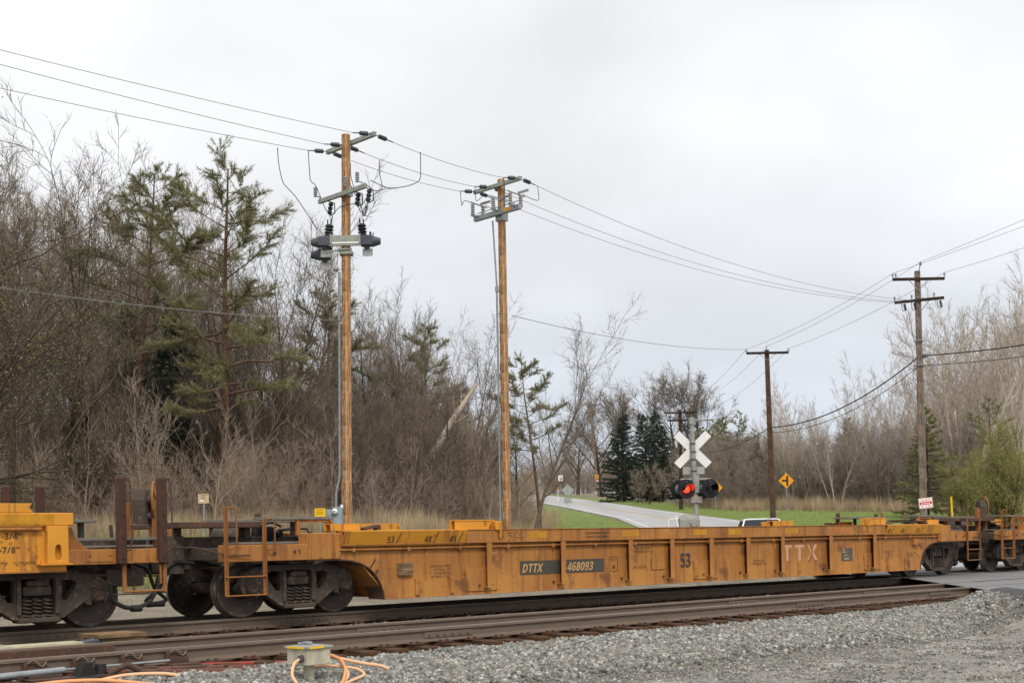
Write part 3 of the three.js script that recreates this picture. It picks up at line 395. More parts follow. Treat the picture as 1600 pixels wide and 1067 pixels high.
    part(car, 'end_post', [bx(...sx(9.15, 9.27), 1.34, 1.72, -1.42, -1.36, 0.006), bx(...sx(11.2, 11.3), 1.16, 1.7, -1.5, -1.44, 0.006)], M.rust);
    part(car, 'crossover_platform', [bx(...sx(10.5, 11.95), 1.44, 1.53, 0.1, 0.72, 0.008), bx(...sx(11.4, 11.9), 1.45, 1.52, -1.2, 0.1, 0.008), bx(...sx(10.55, 10.65), 1.3, 1.44, 0.3, 0.5, 0.006), bx(...sx(11.7, 11.8), 1.3, 1.44, 0.2, 0.34, 0.006)], M.rust);
    part(car, 'brake_reservoir', [rod([s * 9.7, 1.32, -0.62], [s * 10.5, 1.32, -0.62], 0.16, 0.16, 14), new THREE.SphereGeometry(0.16, 14, 8).scale(0.5, 1, 1).translate(s * 9.7, 1.32, -0.62), new THREE.SphereGeometry(0.16, 14, 8).scale(0.5, 1, 1).translate(s * 10.5, 1.32, -0.62)], M.grime);
    part(car, 'brake_valve', [bx(...sx(10.0, 10.22), 1.22, 1.46, 0.16, 0.36, 0.03), rod([s * 10.3, 1.25, 0.25], [s * 10.3, 1.47, 0.25], 0.07, 0.06, 10), rod([s * 9.94, 1.33, 0.3], [s * 9.94, 1.33, 0.46], 0.06, 0.05, 10), pipe([[s * 10.3, 1.44, 0.3], [s * 10.1, 1.52, 0.4], [s * 9.9, 1.46, 0.4]], 0.02, 6, 12), pipe([[s * 9.9, 1.4, 0.3], [s * 9.6, 1.41, 0.4], [s * 9.4, 1.4, 0.45], [s * 9.38, 1.24, 0.45]], 0.014, 6, 16)], M.black);
    part(car, 'slack_canister', rod([s * 9.56, 1.18, 0.75], [s * 9.56, 1.36, 0.75], 0.045, 0.045, 10), M.porcelain);
    part(car, 'uncoupling_lever', bent([[s * 11.9, 1.13, 0.45], [s * 11.9, 1.13, 1.1], [s * 11.55, 1.0, 1.5], [s * 11.2, 1.0, 1.52]], 0.014), M.rust);
    part(car, 'train_line_pipe', pipe([[s * 9.0, 0.84, 0.55], [s * 10.2, 0.82, 0.55], [s * 11.1, 0.84, 0.56], [s * 11.9, 0.92, 0.43]], 0.03, 8, 20), M.black);
    truck(car, s * 10.04); coupler(car, s, s * 11.9, s * 12.18);
  }
  if (printed) {
    const z = 1.4465; decal(car, 'reporting_mark', P1.number, -5.42, -3.17, 0.51, 0.765, 1.4265);
    decal(car, 'container_length_print', P1.fifty, -0.88, -0.52, 0.5, 0.88, 1.4265 + 0.01); decal(car, 'faded_initials', P1.ttx, 2.68, 4.22, 0.5, 1.02, 1.4265 + 0.0);
    decal(car, 'load_limit_print', P1.limit, -2.36, -1.83, 0.515, 0.62, 1.436); decal(car, 'plate_print', P1.plate, -3.02, -2.78, 0.5, 0.8, 1.436);
    decal(car, 'weight_print', P1.gross, -3.8, -3.1, 1.155, 1.305, 1.524); decal(car, 'small_print', P1.small, -2.3, -1.68, 0.84, 0.97, 1.4265); decal(car, 'small_print', P1.small, 1.53, 2.12, 0.49, 0.63, 1.436);
    decal(car, 'load_chart_print', P1.block, -7.58, -7.05, 0.52, 0.76, 1.4265); decal(car, 'load_chart_print', P1.block, 6.9, 7.36, 0.52, 0.72, 1.4265); decal(car, 'load_chart_print', P1.block, 7.94, 8.36, 0.52, 0.66, 1.4265);
    decal(car, 'service_stencil', P1.stencil, 5.05, 5.5, 0.515, 0.81, 1.436); decal(car, 'container_chart', P1.chart, -5.83, -5.36, 1.13, 1.31, 1.524); decal(car, 'container_chart', P1.chart, 5.4, 5.95, 1.13, 1.31, 1.524); decal(car, 'seal_print', P1.seal, -6.05, -5.9, 1.15, 1.31, 1.524);
    decal(car, 'end_number', P1.one, -10.32, -10.2, 0.97, 1.12, 1.4745);
    for (const s of [-1, 1]) P1.marks.forEach((m, i) => { const q = decal(car, 'length_mark', m, -0.15, 0.15, -0.12, 0.12, 0); q.position.set(s < 0 ? [-8.43, -7.62, -7.06][i] : [8.36, 7.64, 7.02][i], 1.222, 1.5565); q.rotation.x = 0.377; });
    for (const [a, b] of [[-5.28, -4.8], [-2.73, -2.24], [-0.53, -0.11], [0.63, 1.09], [2.67, 3.16]]) part(car, 'reflector_strip', bx(a, b, 1.185, 1.3, 1.52, 1.5232, 0), M.stripe); part(car, 'reflector_strip', bx(4.6, 5.36, 1.18, 1.3, 1.52, 1.5232, 0), M.stripeRed);
    part(car, 'placard_board', [bx(-8.27, -7.96, 0.59, 0.8, 1.42, 1.47, 0.006), ...range(0.62, 0.78, 0.05).map(y => bx(-8.25, -7.98, y, y + 0.035, 1.47, 1.476, 0))], M.timber);
    part(car, 'route_card', bx(-8.51, -8.34, 0.71, 0.94, 1.42, 1.426, 0), M.paint);
    part(car, 'scrape', [bar([-8.83, 0.74, 1.423], [-8.72, 0.88, 1.423], 0.004, 0.025), bar([-8.76, 0.58, 1.423], [-8.68, 0.7, 1.423], 0.004, 0.05)], M.rust);
    part(car, 'placard_holder', [bx(8.2, 8.42, 0.84, 0.99, 1.42, 1.5, 0.006), bx(8.45, 8.58, 0.88, 0.96, 1.42, 1.48, 0.006), bar([8.4, 0.66, 1.425], [8.62, 0.5, 1.425], 0.01, 0.05), bar([8.6, 0.86, 1.425], [8.78, 0.7, 1.425], 0.01, 0.05)], M.paint);
  }
  if (opt.brake != null) brakeWheel(car, opt.brake, opt.brakeZ, 1);
  return car;
}
function brakeWheel(car, x, z, s) {                                // hand brake housing on its stand, wheel beyond it
  part(car, 'hand_brake', [prism([[-0.17, 1.5], [0.17, 1.5], [0.19, 1.86], [0.1, 2.02], [-0.1, 2.02], [-0.19, 1.86]].map(([a, b]) => [a, b]), -0.09, 0.09, 0.015).rotateY(Math.PI / 2 * 0.55).translate(x, 0, z), rod([x + 0.02, 1.62, z], [x + 0.12, 1.62, z + 0.08], 0.05, 0.05, 10), rod([x, 1.86, z], [x + 0.12, 1.86, z + 0.08], 0.06, 0.06, 10)], M.grime);
  part(car, 'brake_stand', [bx(x - 0.3, x - 0.21, 1.16, 1.82, z - 0.04, z + 0.06, 0.008), bx(x + 0.14, x + 0.23, 1.16, 1.86, z - 0.04, z + 0.06, 0.008)], M.ladder);
  const w = part(car, 'brake_wheel', [new THREE.TorusGeometry(0.28, 0.018, 8, 36), ...range(0, 4, 1).map(i => { const a = i * 1.2566; return rod([0, 0, 0.03], [0.28 * Math.cos(a), 0.28 * Math.sin(a), 0], 0.013, 0.013, 6); }), rod([0, 0, -0.22], [0, 0, 0.06], 0.04, 0.04, 10)], M.ladder); w.position.set(x + 0.24 * s, 1.86, z - 0.05); w.rotation.y = Math.PI / 2 * 0.62;
}
P1.small = faint(256, 64, 2, 'rgba(80,58,38,0.8)', 3); P1.block = faint(256, 128, 4, 'rgba(98,66,40,0.8)', 5); P1.chart = faint(256, 96, 4, 'rgba(90,68,44,0.75)', 6); P1.seal = lettering(96, 96, (g) => { g.strokeStyle = ink; g.lineWidth = 5; g.beginPath(); g.arc(48, 48, 40, 0, 7); g.stroke(); g.beginPath(); g.moveTo(20, 60); g.lineTo(48, 34); g.lineTo(76, 60); g.stroke(); });
const midCar = wellCar('well_car', 'tan yellow well car lettered DTTX 468093, shown whole between its two trucks', 0.72, true);
const rightCar = wellCar('well_car', 'rusty well car with a spoked brake wheel, coupled beyond the end of the lettered car', 25.14, false, { brake: -10.95, brakeZ: 0.55 });

// the car on the left: another make, of which the frame shows one end
{
  const car = thing('well_car', 'bright yellow well car with tall brown corner posts and dimension figures on its side', 'freight car', [-13.65, 0, 0], 0, 'well cars of the train');
  for (const f of [1, -1]) {
    const zz = (a, b) => f > 0 ? [a, b] : [-b, -a];
    part(car, 'side_sheet', prism([[-20, 0.3], [-1.6, 0.3], [-1.3, 0.6], [-1.05, 0.84], [0.27, 0.85], [0.27, 1.47], [-20, 1.47]], ...zz(1.4, 1.43)), M.fresh);
    part(car, 'lower_flange', bx(-1.05, 0.27, 0.83, 0.856, ...zz(1.2, 1.46), 0.004), M.paint);
    part(car, 'top_chord', [bx(-20, 0.36, 1.475, 1.65, ...zz(1.36, 1.5), 0.014)], M.fresh);
    part(car, 'guide_flare', prism([[-3, 1.655], [-0.2, 1.655], [-0.26, 1.72], [-0.22, 1.78], [-3, 1.78]], ...zz(1.34, 1.48), 0.008), M.fresh);
    part(car, 'reflector_strip', bx(-2.2, 0.08, 1.5, 1.63, ...zz(1.5, 1.5035), 0), M.stripe);
    part(car, 'conduit', rod([-6, 1.43, f * 1.47], [-0.1, 1.43, f * 1.47], 0.028, 0.028, 8), M.paint);
    const ov = []; for (let i = 0; i < 16; i++) { const a = i / 16 * 6.2832; ov.push([0.12 + 0.045 * Math.cos(a), 1.1 + 0.07 * Math.sin(a) + (Math.sin(a) > 0 ? 0.04 : -0.04)]); }
    part(car, 'jacking_casting', [prism([[-0.04, 0.95], [0.27, 0.95], [0.27, 1.47], [-0.04, 1.47]], ...zz(1.45, 1.53), 0.008, [ov]), bx(-0.16, 0.31, 0.93, 0.952, ...zz(1.38, 1.56), 0.004), bx(-0.02, 0.25, 0.952, 1.45, ...zz(1.43, 1.445), 0)], M.fresh);
    part(car, 'end_sill', bx(0.28, 1.68, 0.92, 1.135, ...zz(1.25, 1.46), 0.012), M.paint);
    part(car, 'gusset', prism([[0.29, 1.135], [0.62, 1.135], [0.44, 1.3], [0.38, 1.45], [0.29, 1.46]], ...zz(1.36, 1.385)), M.paint);
    part(car, 'bolt_plate', [bx(0.55, 0.95, 0.96, 1.1, ...zz(1.46, 1.472), 0.003), ...[0.6, 0.9].map(x => rod([x, 1.06, f * 1.46], [x, 1.06, f * 1.49], 0.018, 0.018, 6))], M.paint);
    for (const x of f > 0 ? [1.05, 1.69] : [0.65, 1.2]) part(car, 'corner_post', [bx(x - 0.07, x + 0.07, 0.9, 2.17, ...zz(1.465, 1.6), 0.045), ...[1.3, 1.62, 1.0].map(y => rod([x, y, f * 1.59], [x, y, f * 1.615], 0.016, 0.016, 6)), rod([x + 0.02, 2.15, f * 1.53], [x + 0.14, 2.14, f * 1.53], 0.012, 0.012, 6)], M.post);
    for (const x of f > 0 ? [1.05, 1.69] : []) part(car, 'grab_iron', bent([[x + 0.1, 2.12, f * 1.54], [x + 0.14, 2.1, f * 1.56], [x + 0.15, 1.3, f * 1.57], [x + 0.12, 1.12, f * 1.57], [x, 1.1, f * 1.57]], 0.013), M.rust);
    const st = part(car, 'step_stirrup', [bx(1.08, 1.14, 0.52, 0.92, ...zz(1.47, 1.5), 0.005), bx(1.7, 1.76, 0.5, 1.12, ...zz(1.5, 1.53), 0.005), bx(1.64, 1.67, 0.62, 1.12, ...zz(1.52, 1.54), 0.004)], M.ladder);
    for (const [y, d] of [[0.935, 0.03], [0.52, 0]]) part(st, 'rung', rod([1.08, y, f * (1.5 + d)], [1.76, y, f * (1.5 + d)], 0.015, 0.015, 8), M.ladder);
  }
  part(car, 'draft_sill', [bx(-1.2, 2.0, 0.78, 1.28, -0.34, 0.34, 0.02), bx(1.75, 2.02, 0.72, 1.3, -0.42, 0.42, 0.02)], M.grime);
  part(car, 'body_bolster', [bx(-0.3, 0.25, 0.86, 1.1, -1.3, 1.3, 0.02), bx(1.4, 1.66, 0.94, 1.12, -1.25, 1.25, 0.02)], M.grime);
  part(car, 'end_bulkhead', prism([[-1.7, 0.25], [-1.66, 0.25], [0.2, 1.55], [0.16, 1.57]], -1.35, 1.35), M.fresh);
  part(car, 'well_floor', bx(-20, -1.7, 0.27, 0.29, -1.4, 1.4, 0), M.rust);
  part(car, 'walkway', [bx(0.4, 1.25, 1.54, 1.58, -0.2, 0.35, 0.006), bx(0.42, 0.5, 1.28, 1.54, -0.1, 0.0, 0.006), bx(1.15, 1.22, 1.28, 1.54, -0.1, 0.0, 0.006), bx(0.35, 1.95, 1.26, 1.3, 0.5, 1.0, 0.006), bx(0.35, 1.7, 1.16, 1.19, 0.9, 1.24, 0.006)], M.grate);
  part(car, 'brake_linkage', [bent([[1.22, 1.95, 1.2], [1.36, 1.95, 1.2], [1.38, 1.86, 1.2]], 0.012), bar([1.45, 1.5, 0.4], [1.5, 0.9, 0.4], 0.05, 0.04), bar([0.6, 0.78, 0.9], [1.7, 0.72, 0.9], 0.04, 0.04), bx(1.1, 1.7, 0.58, 0.84, 0.5, 0.95, 0.03), bent([[1.0, 0.48, 1.2], [1.75, 0.47, 1.2]], 0.012)], M.grime);
  brakeWheel(car, 1.75, 0.8, 1);
  part(car, 'slack_hose', [pipe([[1.0, 0.62, 1.25], [1.06, 0.4, 1.22], [1.24, 0.29, 1.2], [1.45, 0.27, 1.18], [1.66, 0.34, 1.15], [1.8, 0.5, 1.1], [1.9, 0.72, 1.0]], 0.032, 8, 40), rod([1.36, 0.26, 1.19], [1.52, 0.26, 1.17], 0.05, 0.05, 8)], M.hose);
  truck(car, 0); coupler(car, 1, 1.9, 2.18);
  decal(car, 'dimension_print', lettering(256, 192, (g) => { g.fillStyle = '#4a3c26'; g.font = 'bold 58px sans-serif'; g.fillText('1-3/4"', 20, 60); g.beginPath(); g.arc(112, 88, 8, 0, 7); g.strokeStyle = '#7a5a2c'; g.lineWidth = 4; g.stroke(); g.fillText('9-7/8"', 6, 150); }), -0.75, -0.2, 1.02, 1.42, 1.4345);
  decal(car, 'dimension_print', faint(512, 40, 1, '#5a4420', 9), -1.0, -0.06, 0.93, 1.0, 1.4345);
}
// ---------------------------------------------------------------- trees and scrub
class Wood {                                                       // gathers tapered limbs and twigs into one geometry
  constructor() { this.p = []; this.n = []; this.i = []; this.u = []; }
  limb(pts, rad, sides) {
    const base = this.p.length / 3, t = V(0, 0, 0), a = V(0, 0, 0), b = V(0, 0, 0); let len = 0;
    for (let k = 0; k < pts.length; k++) {
      t.copy(pts[Math.min(k + 1, pts.length - 1)]).sub(pts[Math.max(k - 1, 0)]).normalize(); a.set(Math.abs(t.y) > 0.9 ? 1 : 0, Math.abs(t.y) > 0.9 ? 0 : 1, 0.13).cross(t).normalize(); b.copy(t).cross(a); if (k) len += pts[k].distanceTo(pts[k - 1]);
      for (let s = 0; s < sides; s++) { const q = s / sides * 6.2832, c = Math.cos(q), d = Math.sin(q), x = a.x * c + b.x * d, y = a.y * c + b.y * d, z = a.z * c + b.z * d; this.p.push(pts[k].x + x * rad[k], pts[k].y + y * rad[k], pts[k].z + z * rad[k]); this.n.push(x, y, z); this.u.push(s / sides * 0.5, len); }
    }
    for (let k = 0; k < pts.length - 1; k++) for (let s = 0; s < sides; s++) { const c = base + k * sides + s, d = base + k * sides + (s + 1) % sides; this.i.push(c, d, c + sides, d, d + sides, c + sides); }
  }
  twig(o, e, r) {                                                  // three-sided spike
    const t = e.clone().sub(o).normalize(), a = V(Math.abs(t.y) > 0.9 ? 1 : 0, Math.abs(t.y) > 0.9 ? 0 : 1, 0.2).cross(t).normalize(), b = t.clone().cross(a), k = this.p.length / 3;
    for (let s = 0; s < 3; s++) { const q = s * 2.0944, x = a.x * Math.cos(q) + b.x * Math.sin(q), y = a.y * Math.cos(q) + b.y * Math.sin(q), z = a.z * Math.cos(q) + b.z * Math.sin(q); this.p.push(o.x + x * r, o.y + y * r, o.z + z * r); this.n.push(x, y, z); this.u.push(s * 0.02, 0); }
    this.p.push(e.x, e.y, e.z); this.n.push(t.x, t.y, t.z); this.u.push(0, 0.4); this.i.push(k, k + 1, k + 3, k + 1, k + 2, k + 3, k + 2, k, k + 3);
  }
  leaf(o, d, w, l, up) {                                           // one small blade
    const s = up.clone().cross(d).normalize().multiplyScalar(w / 2), k = this.p.length / 3, nn = s.clone().cross(d).normalize(), e = o.clone().addScaledVector(d, l), m = o.clone().addScaledVector(d, l * 0.5);
    for (const q of [o, m.clone().add(s), e, m.clone().sub(s)]) { this.p.push(q.x, q.y, q.z); this.n.push(nn.x, nn.y, nn.z); this.u.push(0, 0); } this.i.push(k, k + 1, k + 2, k, k + 2, k + 3);
  }
  blade(o, d, w, l, side) { const k = this.p.length / 3, s = side.clone().cross(d).normalize(), nn = d.clone().cross(s).normalize(); for (const [q, f] of [[o, w / 2], [o, -w / 2]]) { this.p.push(q.x + s.x * f, q.y + s.y * f, q.z + s.z * f); this.n.push(nn.x, nn.y, nn.z); this.u.push(0, 0); } this.p.push(o.x + d.x * l, o.y + d.y * l, o.z + d.z * l); this.n.push(nn.x, nn.y, nn.z); this.u.push(0, 0); this.i.push(k, k + 1, k + 2); }
  geo() { const g = new THREE.BufferGeometry(); g.setAttribute('position', new THREE.Float32BufferAttribute(this.p, 3)); g.setAttribute('normal', new THREE.Float32BufferAttribute(this.n, 3)); g.setAttribute('uv', new THREE.Float32BufferAttribute(this.u, 2)); g.setIndex(this.i); return g; }
}
const rv = R => V(R() - 0.5, R() - 0.5, R() - 0.5).multiplyScalar(2);
function aside(d, ang, R) { const a = rv(R).cross(d).normalize(); return d.clone().multiplyScalar(Math.cos(ang)).addScaledVector(a, Math.sin(ang)).normalize(); }
// a leafless tree: o.levels = per level { n children, from, angle, len ratio, wobble, lift }
function growBare(o) {
  const R = rngOf(o.seed), trunk = new Wood(), limbs = new Wood(), crown = new Wood(), leaves = o.buds ? new Wood() : null, last = o.levels.length - 1;
  function branch(p, d, len, r, lv) {
    const L = o.levels[lv], n = lv === 0 ? 9 : lv === 1 ? 6 : lv === 2 ? 4 : 2, pts = [p.clone()], rad = [r]; let q = p.clone(), dir = d.clone();
    for (let k = 1; k <= n; k++) { dir.addScaledVector(rv(R), L.wob).addScaledVector(UP, L.lift).normalize(); q = q.clone().addScaledVector(dir, len / n); pts.push(q); rad.push(Math.max(r * (1 - (lv === 0 ? 0.86 : 0.82) * (k / n) ** (lv === 0 ? 0.9 : 1)), o.fine)); }
    (lv === 0 ? trunk : lv < last ? limbs : crown).limb(pts, rad, lv === 0 ? 8 : lv === 1 ? 5 : lv === 2 ? 4 : 3);
    if (lv === last) {
      for (let k = 0; k < o.twigs; k++) { const t = 0.12 + 0.88 * (k + R()) / o.twigs, f = t * n, i = Math.min(n - 1, Math.floor(f)), a = pts[i].clone().lerp(pts[i + 1], f - i), dd = pts[i + 1].clone().sub(pts[i]).normalize(), e = aside(dd, 0.35 + 0.6 * R(), R).addScaledVector(UP, o.twigLift ?? 0.25).normalize(), l = o.twigLen * (0.5 + R()), tip = a.clone().addScaledVector(e, l); crown.twig(a, tip, o.fine * 1.05);
        if (o.sub) for (let m = 0; m < o.sub; m++) { const b = a.clone().lerp(tip, 0.25 + 0.65 * R()); crown.twig(b, b.clone().addScaledVector(aside(e, 0.4 + 0.5 * R(), R), l * (0.3 + 0.4 * R())), o.fine * 0.8); }
        if (leaves) for (let m = 0; m < o.buds; m++) { const b = a.clone().lerp(tip, 0.3 + 0.7 * R()).addScaledVector(rv(R), 0.02); leaves.leaf(b, rv(R).normalize(), o.budSize * 0.6, o.budSize * (0.6 + 0.8 * R()), rv(R)); } }
      return;
    }
    const C = o.levels[lv + 1], N = Math.max(1, Math.round(L.kids * (0.8 + 0.4 * R())));
    for (let k = 0; k < N; k++) {
      const t = L.from + (1 - L.from) * ((k + 0.2 + 0.7 * R()) / N), f = t * n, i = Math.min(n - 1, Math.floor(f)), a = pts[i].clone().lerp(pts[i + 1], f - i), dd = pts[i + 1].clone().sub(pts[i]).normalize(), rr_ = lerp(rad[i], rad[i + 1], f - i);
      const l = len * C.ratio * (0.65 + 0.6 * R()) * (1 - L.taper * (t - L.from) / (1 - L.from)); branch(a, aside(dd, C.ang * (0.7 + 0.6 * R()), R), l, Math.max(rr_ * C.thick, o.fine), lv + 1);
    }
    if (lv > 0 || o.fork) branch(pts[n], dir, len * 0.35, rad[n], Math.min(lv + 1, last));
  }
  const lean = o.lean || 0; for (let s = 0; s < (o.stems || 1); s++) { const a = R() * 6.28, q = o.stems ? 0.1 + 0.28 * R() : 0; branch(V((R() - 0.5) * 0.5 * (o.stems ? 1 : 0), -0.4, (R() - 0.5) * 0.5 * (o.stems ? 1 : 0)), V(Math.cos(a) * q + lean, 1, Math.sin(a) * q).normalize(), o.h * (o.stems ? 0.7 + 0.4 * R() : 1), o.r * (o.stems ? 0.6 + 0.5 * R() : 1), 0); }
  return { trunk: trunk.geo(), limbs: limbs.geo(), crown: crown.geo(), leaves: leaves && leaves.geo() };
}
const barkMat = (hex) => std({ map: T.bark, color: hex, roughness: 0.95 });
const lightBark = (hex) => std({ map: T.twig, color: hex, roughness: 0.95 });
M.scrubDark = lightBark(0xa69a8e); M.sapling = lightBark(0xe6dace);
M.barkBrown = barkMat(0xa8a098); M.barkGrey = barkMat(0xf0e8e0); M.barkPale = std({ map: T.paleBark, color: 0xf4ece2, roughness: 0.95 }); M.barkDark = barkMat(0x988c80); M.barkRed = barkMat(0xcca890); M.twigBrown = lightBark(0xcfc6ba); M.twigTan = lightBark(0xfbf4ec); M.twigDark = lightBark(0xb0a698);
M.bud = std({ color: new THREE.Color().setRGB(0.32, 0.3, 0.1), roughness: 0.9 }); M.willowLeaf = std({ color: new THREE.Color().setRGB(0.3, 0.34, 0.1), roughness: 0.9 });
M.needle = std({ color: new THREE.Color().setRGB(0.235, 0.23, 0.105), roughness: 0.85 }); M.needlePale = std({ color: new THREE.Color().setRGB(0.235, 0.23, 0.115), roughness: 0.85 }); M.spruce = std({ color: new THREE.Color().setRGB(0.036, 0.06, 0.038), roughness: 0.85 });
M.straw = std({ color: new THREE.Color().setRGB(0.46, 0.36, 0.23), roughness: 0.95 }); M.grass = std({ color: new THREE.Color().setRGB(0.3, 0.385, 0.12), roughness: 0.9 });
function topOf(...gs) { let t = 0; for (const g of gs) { const p = g.attributes.position.array; for (let i = 1; i < p.length; i += 3) t = Math.max(t, p[i]); } return t; }
function standing(geos, barkM, crownM, leafM) {                    // a tree to copy: trunk and crown
  const g = new THREE.Group(); const add = (n, q, m) => { const e = new THREE.Mesh(q, m); e.name = n; e.castShadow = e.receiveShadow = true; g.add(e); return e; };
  add('trunk', geos.trunk, barkM); const c = add('crown', geos.limbs, barkM), tw = new THREE.Mesh(geos.crown, crownM); tw.name = 'twigs'; tw.castShadow = tw.receiveShadow = true; c.add(tw); if (geos.leaves) { const l = new THREE.Mesh(geos.leaves, leafM); l.name = 'leaves'; l.castShadow = l.receiveShadow = true; c.add(l); } g.userData.top = topOf(geos.crown, geos.trunk); return g;
}
const lv = (kids, from, taper, ratio, ang, thick, wob, lift) => ({ kids, from, taper, ratio, ang, thick, wob, lift });
const uprightSpec = (seed, o = {}) => ({ seed, h: 12, r: 0.2, fine: 0.009, twigs: 3, twigLen: 0.6, sub: 1, twigLift: 0.35, fork: true, levels: [lv(12, 0.25, 0.5, 1, 0, 1, 0.08, 0.02), lv(5, 0.15, 0.45, 0.46, 0.6, 0.55, 0.17, 0.07), lv(3, 0.2, 0.4, 0.46, 0.65, 0.6, 0.24, 0.05), lv(0, 0.2, 0, 0.5, 0.7, 0.65, 0.28, 0.04)], ...o });
const roundSpec = (seed, o = {}) => ({ seed, h: 9, r: 0.4, fine: 0.013, twigs: 6, twigLen: 0.65, sub: 1, twigLift: 0.15, fork: true, levels: [lv(11, 0.28, 0.35, 1, 0, 1, 0.08, 0.01), lv(7, 0.25, 0.4, 0.7, 0.7, 0.5, 0.13, 0.06), lv(5, 0.2, 0.35, 0.42, 0.65, 0.55, 0.18, 0.03), lv(0, 0.2, 0, 0.45, 0.7, 0.6, 0.24, 0.02)], ...o });
const scrubSpec = (seed, o = {}) => ({ seed, h: 3.2, r: 0.022, fine: 0.0045, stems: 8, twigs: 5, twigLen: 0.36, sub: 1, twigLift: 0.2, levels: [lv(5, 0.15, 0.5, 1, 0, 1, 0.12, 0.02), lv(3, 0.2, 0.4, 0.42, 0.6, 0.6, 0.2, 0.02), lv(0, 0.2, 0, 0.5, 0.7, 0.7, 0.26, 0.0)], ...o });
const K = {
  up: [1, 2, 3, 4].map(i => standing(growBare(uprightSpec(100 + i * 7, i > 2 ? { r: 0.16, lean: 0.05 * (i - 3) } : {})), i % 2 ? M.barkGrey : M.barkBrown, M.twigBrown)),
  upDark: [1, 2].map(i => standing(growBare(uprightSpec(300 + i * 7, { r: 0.22, levels: [lv(12, 0.32, 0.45, 1, 0, 1, 0.07, 0.02), lv(6, 0.2, 0.5, 0.46, 0.65, 0.45, 0.14, 0.08), lv(4, 0.2, 0.4, 0.45, 0.6, 0.55, 0.18, 0.04), lv(0, 0.2, 0, 0.5, 0.6, 0.6, 0.22, 0.03)] })), M.barkDark, M.twigDark)),
  pale: [1, 2, 3].map(i => standing(growBare(uprightSpec(500 + i * 7, { fine: 0.011, r: 0.24, levels: [lv(11, 0.24, 0.45, 1, 0, 1, 0.1, 0.015), lv(5, 0.15, 0.45, 0.46, 0.5, 0.52, 0.14, 0.07), lv(3, 0.2, 0.4, 0.44, 0.55, 0.6, 0.22, 0.06), lv(0, 0.2, 0, 0.5, 0.55, 0.6, 0.2, 0.05)] })), M.barkPale, M.twigTan)),
  round: [1, 2].map(i => standing(growBare(roundSpec(700 + i * 7)), M.barkDark, M.twigDark)),
};
// evergreens
function growPine(seed, h, from, spread, o = {}) {
  const R = rngOf(seed), trunk = new Wood(), limbs = new Wood(), needles = new Wood(), pts = [], rad = []; const n = 12;
  let q = V(0, -0.4, 0), d = V(o.lean || 0, 1, 0).normalize(); for (let k = 0; k <= n; k++) { pts.push(q.clone()); rad.push((o.r || 0.2) * (1 - 0.88 * k / n)); d.addScaledVector(rv(R), 0.045).addScaledVector(UP, 0.03).normalize(); q.addScaledVector(d, h / n); } trunk.limb(pts, rad, 8);
  const tuft = (p, dir, s) => { for (let k = 0; k < (o.needles || 13); k++) { const e = dir.clone().multiplyScalar(0.75).addScaledVector(rv(R), 0.8).normalize(); needles.blade(p.clone().addScaledVector(dir, -s * 0.5 * R()), e, o.nw || 0.016, s * (0.7 + 0.6 * R()), rv(R)); } };
  const N = o.limbs || 46; for (let k = 0; k < N; k++) {
    const t = from + (1 - from) * (k + R() * 0.8) / N, f = t * n, i = Math.min(n - 1, Math.floor(f)), a = pts[i].clone().lerp(pts[i + 1], f - i), az = k * 2.4 + R(), rel = (t - from) / (1 - from), len = spread * (o.cone ? (1 - rel) ** 0.9 + 0.06 : Math.sin(Math.PI * (0.22 + 0.72 * rel)) ) * (o.cone ? 0.7 + 0.4 * R() : 0.35 + 0.85 * R());
    let e = V(Math.cos(az), o.cone ? -0.12 + 0.25 * rel : 0.05 + 0.5 * rel + 0.6 * (R() - 0.5), Math.sin(az)).normalize(), p = a.clone(); const bp = [p.clone()], br = [Math.max(0.018, rad[i] * 0.42 * Math.min(1, len))]; const m = 5;
    for (let s = 1; s <= m; s++) { e.addScaledVector(rv(R), o.cone ? 0.06 : o.twisty || 0.2).addScaledVector(UP, o.cone ? 0.05 : 0.045).normalize(); p = p.clone().addScaledVector(e, len / m); bp.push(p); br.push(br[0] * (1 - 0.85 * s / m)); } limbs.limb(bp, br, 4);
    const S = Math.max(3, Math.round(len * (o.shoots || 6))); for (let s = 0; s < S; s++) {
      const tt = (o.bare ?? 0.35) + (1 - (o.bare ?? 0.35)) * (s + R()) / S, ff = tt * m, ii = Math.min(m - 1, Math.floor(ff)), b = bp[ii].clone().lerp(bp[ii + 1], ff - ii), bd = bp[ii + 1].clone().sub(bp[ii]).normalize(), sd = aside(bd, 0.5 + 0.5 * R(), R); sd.y = sd.y * 0.5 + (o.cone ? -0.1 : 0.2); sd.normalize(); const sl = (o.shoot || 0.45) * (0.5 + R()) * (1 - 0.4 * tt) * Math.min(1, len / 1.2 + 0.3), e2 = b.clone().addScaledVector(sd, sl); limbs.twig(b, e2, 0.008);
      const Q = o.tufts || 4; for (let u = 0; u < Q; u++) tuft(b.clone().lerp(e2, (u + 0.6 + 0.4 * R()) / Q), sd, o.nl || 0.14);
    }
  }
  const g = new THREE.Group(), add = (nm, w, mt, par) => { const x = new THREE.Mesh(w.geo(), mt); x.name = nm; x.castShadow = x.receiveShadow = true; par.add(x); return x; };
  add('trunk', trunk, o.barkM || M.barkRed, g); const c = add('crown', limbs, o.barkM || M.barkRed, g); const nd = add('needles', needles, o.mat || M.needle, c); g.userData.top = topOf(nd.geometry); return g;
}
